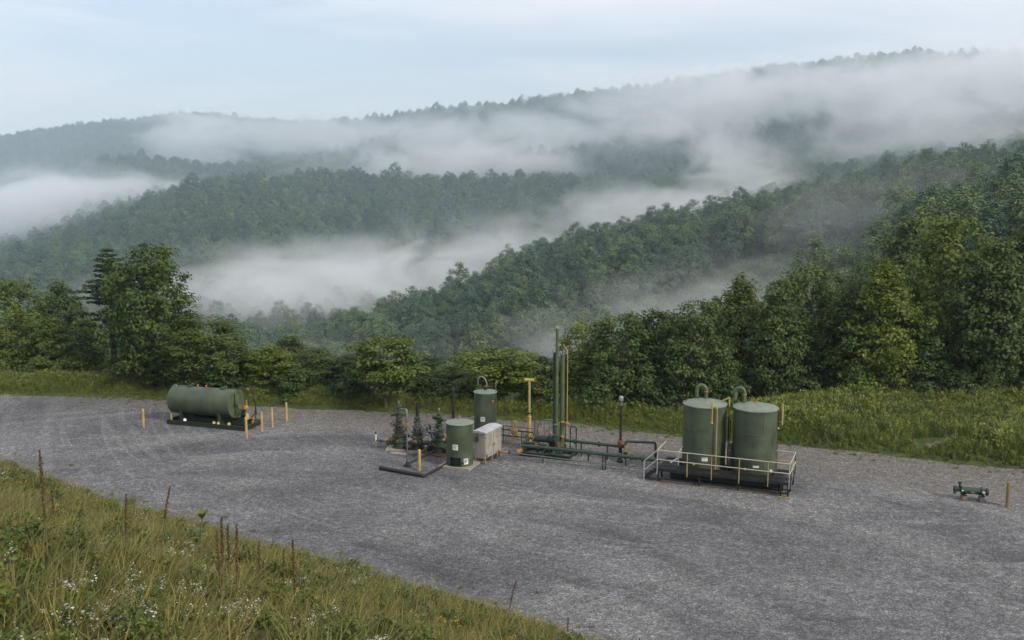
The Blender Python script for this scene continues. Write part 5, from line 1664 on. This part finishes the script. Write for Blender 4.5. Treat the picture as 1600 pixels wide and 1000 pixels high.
run('middle_pipe_run', [(3.1,61.3,0.72),(8.6,58.6,0.66)], 0.06, M['dark_green'], 'thinner middle pipe between the two thick green pipes', [0.3,0.7], M['dark_green'], (0.12,0.22,0.4,0.55,0.8,0.9))
run('low_steel_line', [(-0.9,61.2,0.52),(8.9,57.15,0.45)], 0.038, M['steel'], 'thin bare steel line running low in front of the thick pipes', [0.28,0.64,0.9], M['steel'], (), 0.03)
t = thing('line_joint', (-0.55, 61.02, 0.5), R(-22), 'rusty orange sleeve on the thin steel line by the cabinet', 'pipe joint')
MB().lathe([(0.045,-0.3),(0.06,-0.28),(0.06,0.28),(0.045,0.3)], along((0,0,0.02),(1,0,-0.015)), 10).build('sleeve', M['orange'], t)
MB().lathe([(0.07,-0.05),(0.07,0.05)], along((0.42,0,0.013),(1,0,-0.015)), 10).build('nut', M['black'], t)
t = thing('loop_pipe', (7.0, 60.2, 0), R(-5), 'green pipe loop standing like a low arch left of the tank stairs', 'pipe')
MB().tube(pipe_path([(0,0,0.3),(0,0,1.42),(1.85,0,1.38),(1.85,-0.1,0.3)],0.16),0.075,12).build('arch', M['pipe_green'], t)
for q in (0, 1.85):
    MB().lathe([(0.13,0.62),(0.13,0.72)], Matrix.Translation((q,0 if q == 0 else -0.06,0)), 12).build('flange', M['dark_green'], t)
    MB().box((q,0 if q == 0 else -0.1,0.15),(0.24,0.24,0.3)).build('foot', M['concrete'], t)
MB().lathe([(0.078,0.75),(0.082,1.2)], None, 12).build('yellow_band', M['yellow'], t)
t = thing('capped_vent_post', (6.73, 60.54, 0), 0, 'black vent post with a pale cap standing on the pipe runs', 'vent pipe')
MB().lathe([(0.22,0.0),(0.22,0.1),(0.11,0.2),(0.10,0.9),(0.13,0.95),(0.075,1.4),(0.065,3.9)], None, 14).build('post', M['black'], t)
MB().lathe([(0.07,3.86),(0.14,3.90),(0.15,4.0),(0.15,4.16),(0.12,4.2),(0.02,4.22)], None, 14).build('cap', M['galv'], t)
MB().lathe([(0.07,3.6),(0.09,3.62),(0.09,3.86)], None, 12).build('collar', M['steel'], t)
MB().lathe([(0.14,1.0),(0.18,1.05),(0.18,1.35),(0.12,1.4)], None, 12).build('coupling', M['rust'], t)
MB().lathe([(0.06,0),(0.10,0.05),(0.10,0.25),(0.04,0.3)], along((0.05,-0.12,1.2),(0.9,-0.4,0.1)), 12).build('valve_body', M['orange'], t)

# ---- two big tanks
def big_tank(x, y, label, style):
    t = thing('big_tank', (x, y, 0), A, label, 'tank', 'pair of big green tanks')
    r_, zb, zt = 1.265, 0.2, 4.36
    MB().lathe([(r_,zb),(r_,1.55),(r_+0.012,1.555),(r_+0.012,1.60),(r_,1.605),(r_,2.95),(r_+0.012,2.955),(r_+0.012,3.0),(r_,3.005),(r_,zt)], None, 64, caps=False).build('shell', M['tank_green'], t)
    for a_ in (232, 282, 330):
        for k_, (z0_, z1_) in enumerate(((zb,1.56),(1.6,2.96),(3.0,zt-0.05))):
            q_ = R(a_+k_*23)-A
            MB().bar(((r_+0.001)*math.cos(q_),(r_+0.001)*math.sin(q_),z0_),((r_+0.001)*math.cos(q_),(r_+0.001)*math.sin(q_),z1_),0.02).build('weld_seam', M['tank_green'], t)
    rf = MB().lathe([(r_+0.02,zt-0.06),(r_+0.04,zt-0.04),(r_+0.04,zt+0.015),(r_+0.01,zt+0.03),(r_*0.5,zt+0.15),(0.05,zt+0.26)], None, 64).build('roof', M['tank_roof'], t)
    gx, gy = (-0.02, 0.35) if style == 0 else (-0.72, 0.35)
    hgt = 0.95
    pth = [(gx,gy,zt+0.12),(gx,gy,zt+hgt-0.25)] + [(gx-0.26+0.26*math.cos(math.pi*i/10),gy-0.08*i/10,zt+hgt-0.25+0.30*math.sin(math.pi*i/10)) for i in range(1,11)] + [(gx-0.52,gy-0.1,zt+0.30)]
    gn = MB().tube(pth,0.115,14).build('gooseneck_vent', M['pale_green'], t)
    MB().lathe([(0.12,0),(0.135,0.01),(0.135,0.05),(0.12,0.06)], Matrix.Translation((gx,gy,zt+hgt-0.35)), 14).build('clamp', M['orange'], gn)
    if style == 1:
        MB().ball((0,0,zt+0.30),0.07).build('roof_knob', M['orange'], rf)
    fr = lambda a_, rr_=r_+0.05: (rr_*math.cos(R(a_)-A), rr_*math.sin(R(a_)-A))
    if style == 0:
        x1,y1 = fr(283)
        MB().tube([(x1-0.12,y1,zt-0.85),(x1-0.12,y1,zt+0.35)],0.05,10).build('gauge_column', M['yellow'], t)
        MB().ball((x1-0.12,y1,zt-0.9),0.085).build('gauge_weight', M['yellow'], t)
        MB().tube(pipe_path([(x1-0.10,y1,zt+0.02),(x1+0.10,y1-0.02,zt+0.12),(x1+0.17,y1-0.02,zt-0.1),(x1+0.17,y1-0.02,0.55)],0.06),0.033,8).build('gauge_pipe', M['yellow'], t)
        x2,y2 = fr(352, r_+0.14)
        MB().tube(pipe_path([(x2-0.45,y2+0.05,zt+0.12),(x2,y2,zt+0.38),(x2,y2,zt-0.75)],0.06),0.05,10).build('gauge_column', M['yellow'], t)
        MB().cyl((x2,y2,zt-0.7),(x2,y2,0.3),0.045,n=9).build('fill_pipe', M['black'], t)
        MB().cyl((x2+0.12,y2-0.1,zt-0.9),(x2+0.12,y2-0.1,0.3),0.03,n=8).build('fill_pipe', M['black'], t)
        MB().tube([fr(170)+(zt-0.02,), fr(172,r_-0.15)+(zt+0.12,), fr(172,r_-0.3)+(zt+0.3,)],0.03,7).build('lifting_lug', M['rust'], t)
        sign(t, r_, R(262)-A, 1.30, 0.34, 0.22, 1)
    else:
        x1,y1 = fr(345, r_+0.24)
        MB().tube([(x1,y1,zt-0.95),(x1,y1,zt+0.28)],0.065,10).build('gauge_column', M['yellow'], t)
        MB().tube([(x1-0.02,y1,zt-0.78),fr(345,r_-0.02)+(zt-0.78,)],0.03,7).build('bracket', M['yellow'], t)
        x2,y2 = fr(338)
        MB().ball((x2,y2,zt-1.15),0.075).build('gauge_weight', M['yellow'], t)
        MB().cyl((x2,y2,zt-1.1),(x2,y2,zt-0.1),0.025,n=7).build('gauge_cable', M['black'], t)
        x3,y3 = fr(2, r_+0.10)
        MB().cyl((x3,y3,0.3),(x3,y3,2.3),0.03,n=8).build('drain_pipe', M['rust'], t)
        sign(t, r_, R(262)-A, 1.15, 0.34, 0.12, 1)
        MB().lathe([(0.05,0),(0.09,0.03),(0.09,0.12),(0.03,0.15)], along(fr(305,r_)+(0.85,), (0.3,-1,0)), 10).build('valve_body', M['sign'], t)
    MB().lathe([(0.05,0),(0.08,0.03),(0.08,0.12),(0.03,0.15)], along(fr(235,r_)+(0.95,), (-0.5,-1,0)), 10).build('drain_valve', M['post_yellow'], t)
    return t
big_tank(11.40,57.95,'left big green tank of the pair, with a yellow pipe down its front',0)
big_tank(14.16,56.98,'right big green tank of the pair, with a knob on its roof',1)

# ---- containment base under the tanks
t = thing('containment_skid', (12.62, 57.2, 0), A, 'dark green steel base with timber sills under the big tanks', 'skid')
MB().box((0.1,0.0,0.10),(6.2,2.75,0.16)).build('floor_plate', M['dark'], t)
for yy_ in (-1.32, 1.42):
    MB().box((0.1,yy_,0.22),(6.3,0.10,0.36)).build('side_beam', M['dark_green'], t)
for xx_ in (-3.02, 3.22):
    MB().box((xx_,0.05,0.22),(0.09,2.62,0.34)).build('end_beam', M['dark_green'], t)
MB().box((0.0,-1.95,0.05),(6.9,0.16,0.14)).build('timber_sill', M['timber'], t)

# ---- walkway with railings round the front of the tanks
UX, UY = Vector((math.cos(R(-22.3)), math.sin(R(-22.3)), 0)), Vector((-math.sin(R(-22.3)), math.cos(R(-22.3)), 0))
t = thing('tank_walkway', (8.45, 56.5, 0), R(-22.3), 'black steel walkway with white handrails and stairs around the big tanks', 'walkway')
WL, WD, DZ, RH = 7.45, 2.45, 0.86, 1.08
def deck(x0, x1, y0, y1, across):
    """grating bars on a frame"""
    fr_ = MB()
    for yy_ in (y0, y1):
        fr_.box(((x0+x1)/2, yy_, DZ-0.09), (x1-x0, 0.06, 0.16))
    for xx_ in (x0, x1):
        fr_.box((xx_, (y0+y1)/2, DZ-0.09), (0.06, y1-y0-0.06, 0.155))
    f = fr_.build('deck_frame', M['black'], t)
    g = MB()
    n = int((x1-x0)/0.09)
    for i in range(1, n):
        g.box((x0+(x1-x0)*i/n, (y0+y1)/2, DZ-0.02), (0.045, y1-y0-0.06, 0.04))
    gg = g.build('grating', M['black'], f, 0)
    gg['kind'] = 'stuff'
deck(0.0, WL, 0.0, 0.92, True)
deck(WL-0.95, WL, 0.98, WD, False)
deck(0.0, 0.95, 0.98, WD, False)
for xx_ in (0.05, 2.45, 4.65, 7.0, WL-0.05):
    for yy_ in (0.05, 0.9):
        p_ = MB().bar((xx_,yy_,-0.05),(xx_,yy_,DZ-0.17),0.085)
        p_ = p_.build('leg', M['black'], t)
        MB().box((xx_,yy_,0.015),(0.2,0.2,0.03)).build('foot_plate', M['concrete'] if xx_ < 6 else M['post_yellow'], p_)
for xx_ in (0.05, WL-0.05):
    MB().bar((xx_,WD-0.05,-0.05),(xx_,WD-0.05,DZ-0.17),0.085).build('leg', M['black'], t)
MB().bar((0.05,0.02,0.22),(WL-0.05,0.02,0.22),0.05,0.09).build('lower_beam', M['black'], t)
MB().bar((WL-0.95,0.05,0.42),(WL-0.05,0.05,0.42),0.05).build('cross_brace', M['black'], t)
# handrail posts
front = [0.0, 1.75, 3.15, 4.70, 6.3, WL]
for i, xx_ in enumerate(front):
    z0 = DZ-0.1
    lower = MB().bar((xx_,-0.04,z0-0.25),(xx_,-0.04,DZ+RH),0.038).build('rail_post', M['rail'] if i in (0,5) else M['rail_yellow'], t)
MB().tube([(0.0,-0.04,DZ+RH),(WL,-0.04,DZ+RH)],0.027,8).build('top_rail', M['rail'], t)
MB().tube([(0.0,-0.04,DZ+RH*0.48),(WL,-0.04,DZ+RH*0.48)],0.027,8).build('mid_rail', M['rail'], t)
# right end and its return to the tank
for yy_ in (1.2, WD):
    MB().bar((WL+0.03,yy_,DZ-0.2),(WL+0.03,yy_,DZ+RH),0.038).build('rail_post', M['rail'] if yy_ < 2 else M['dark_green'], t)
for z_, m_ in ((DZ+RH,'rail'),(DZ+RH*0.48,'rail')):
    MB().tube([(WL+0.02,-0.02,z_),(WL+0.03,WD,z_)],0.027,8).build('end_rail', M[m_], t)
    MB().tube([(WL,WD,z_),(WL-1.25,WD,z_)],0.026,8).build('return_rail', M['rail'] if z_ > 1.5 else M['rail_yellow'], t)
# left end, return and inner rail
MB().bar((0.0,WD,DZ-0.2),(0.0,WD,DZ+RH),0.038).build('rail_post', M['rail'], t)
for z_ in (DZ+RH, DZ+RH*0.48):
    MB().tube([(0.0,WD,z_),(1.15,WD,z_)],0.027,8).build('return_rail', M['rail'], t)
MB().tube([(0.0,-0.02,DZ+RH),(0.0,WD,DZ+RH)],0.027,8).build('end_rail', M['rail'], t)
MB().bar((1.12,WD-0.1,DZ-0.1),(1.12,WD-0.1,DZ+RH),0.038).build('rail_post', M['rail'], t)
MB().bar((1.0,1.0,DZ-0.1),(1.0,1.0,DZ+0.75),0.04).build('rail_post', M['rail'], t)
MB().tube([(1.0,1.0,DZ+0.75),(1.12,WD-0.1,DZ+RH-0.05)],0.030,8).build('inner_rail', M['rail'], t)
MB().tube([(0.55,0.95,DZ+0.12),(1.0,1.0,DZ+0.42)],0.05,8).build('stay', M['rail'], t)
# stairs down to the left
st = thing_part('stairs', t)
for yy_ in (0.04, 0.80):
    MB().bar((-0.02,yy_,DZ-0.10),(-0.82,yy_,0.10),0.05,0.18).build('stringer', M['black'], st)
for k in range(4):
    f = (k+0.6)/4.4
    MB().box((-0.02-0.8*f,0.42,DZ-0.08-0.74*f),(0.24,0.70,0.04)).build('tread', M['black'], st)
for z_ in (RH, RH*0.48):
    MB().tube([(0.0,-0.04,DZ+z_),(-0.78,-0.04,0.12+z_)],0.027,8).build('stair_rail', M['rail'], st)
MB().bar((-0.78,-0.04,0.0),(-0.78,-0.04,0.12+RH),0.038).build('rail_post', M['rail'], st)
MB().box((-0.85,-0.04,0.02),(0.25,0.18,0.04)).build('foot_plate', M['galv'], st)
t = thing('tank_crossover', (12.72, 56.85, 0), R(-20), 'narrow ladder of pale and dark pipes in the gap between the big tanks', 'pipework')
for q in (-0.09, 0.09):
    MB().cyl((q,-0.2,0.3),(q,-0.2,2.3),0.05,n=8).build('upright', M['black'], t)
for k in range(7):
    MB().box((0,-0.2,0.55+k*0.26),(0.22,0.05,0.05)).build('rung', M['galv'] if k % 2 else M['black'], t)

# ---- green launcher on blocks at the right
t = thing('pipe_launcher', (25.35, 53.3, 0), R(-14), 'small dark green barrel with end closures lying on timber blocks', 'pipe launcher')
t.scale = (1, 1, 0.85)
MB().lathe([(0.20,-0.62),(0.27,-0.60),(0.27,-0.52),(0.21,-0.50),(0.21,0.40),(0.27,0.42),(0.27,0.50),(0.20,0.52)], Matrix.Translation((0,0,0.62)) @ hvm, 22).build('barrel', M['pipe_green'], t)
MB().lathe([(0.13,-0.98),(0.22,-0.96),(0.22,-0.86),(0.15,-0.84),(0.15,-0.62)], Matrix.Translation((0,0,0.66)) @ hvm, 18).build('closure', M['dark_green'], t)
MB().lathe([(0.16,0.52),(0.16,0.66),(0.24,0.68),(0.24,0.78),(0.12,0.80)], Matrix.Translation((0,0,0.60)) @ hvm, 18).build('closure', M['dark_green'], t)
MB().tube([(-0.66,0.05,0.8),(-0.66,0.05,1.08)],0.06,9).build('nozzle', M['pipe_green'], t)
MB().lathe([(0.11,0),(0.11,0.06)], Matrix.Translation((-0.66,0.05,1.06)),12).build('nozzle_flange', M['dark_green'], t)
MB().bar((-0.80,-0.12,0.7),(-1.0,-0.22,0.42),0.09).build('closure_arm', M['black'], t)
for q, s_ in ((-0.42,0.0),(0.48,0.03)):
    MB().lathe([(0.15,-0.33),(0.155,-0.30),(0.155,0.30),(0.15,0.33)], along((q,0,0.155),(0.05,1,0)),12).build('block', M['timber'], t)
    MB().box((q,0,0.34),(0.22,0.5,0.10)).build('cradle', M['black'], t)
MB().cyl((-0.4,-0.26,0.42),(0.42,-0.26,0.40),0.025,n=7).build('side_rod', M['galv'], t)
MB().box((-0.02,-0.215,0.58),(0.16,0.02,0.08)).build('name_plate', M['galv'], t)
MB().lathe([(0.05,0),(0.08,0.03),(0.08,0.12),(0.03,0.14)], along((0.5,-0.2,0.62),(0.1,-1,0.2)),10).build('valve_body', M['sign'], t)
MB().ball((-0.56,-0.25,0.66),0.05).build('gauge', M['sign'], t)
t = thing('timber_board', (26.15, 52.75, 0), R(-35), 'pale timber board lying on the gravel between the launcher and the post', 'board')
MB().box((0,0,0.04),(0.9,0.14,0.06)).build('plank', M['timber'], t)
for i, (x0_, y0_, lab) in enumerate(((-7.2,62.35,'low concrete pad on the gravel in front of the left wellhead'),)):
    MB_ = MB().box((0,0,0.02),(1.2,0.45,0.07)).build('concrete_slab', M['concrete'])
    MB_.location = (x0_, y0_, 0); MB_.rotation_euler = (0,0,A)
    tag(MB_, lab, 'slab')
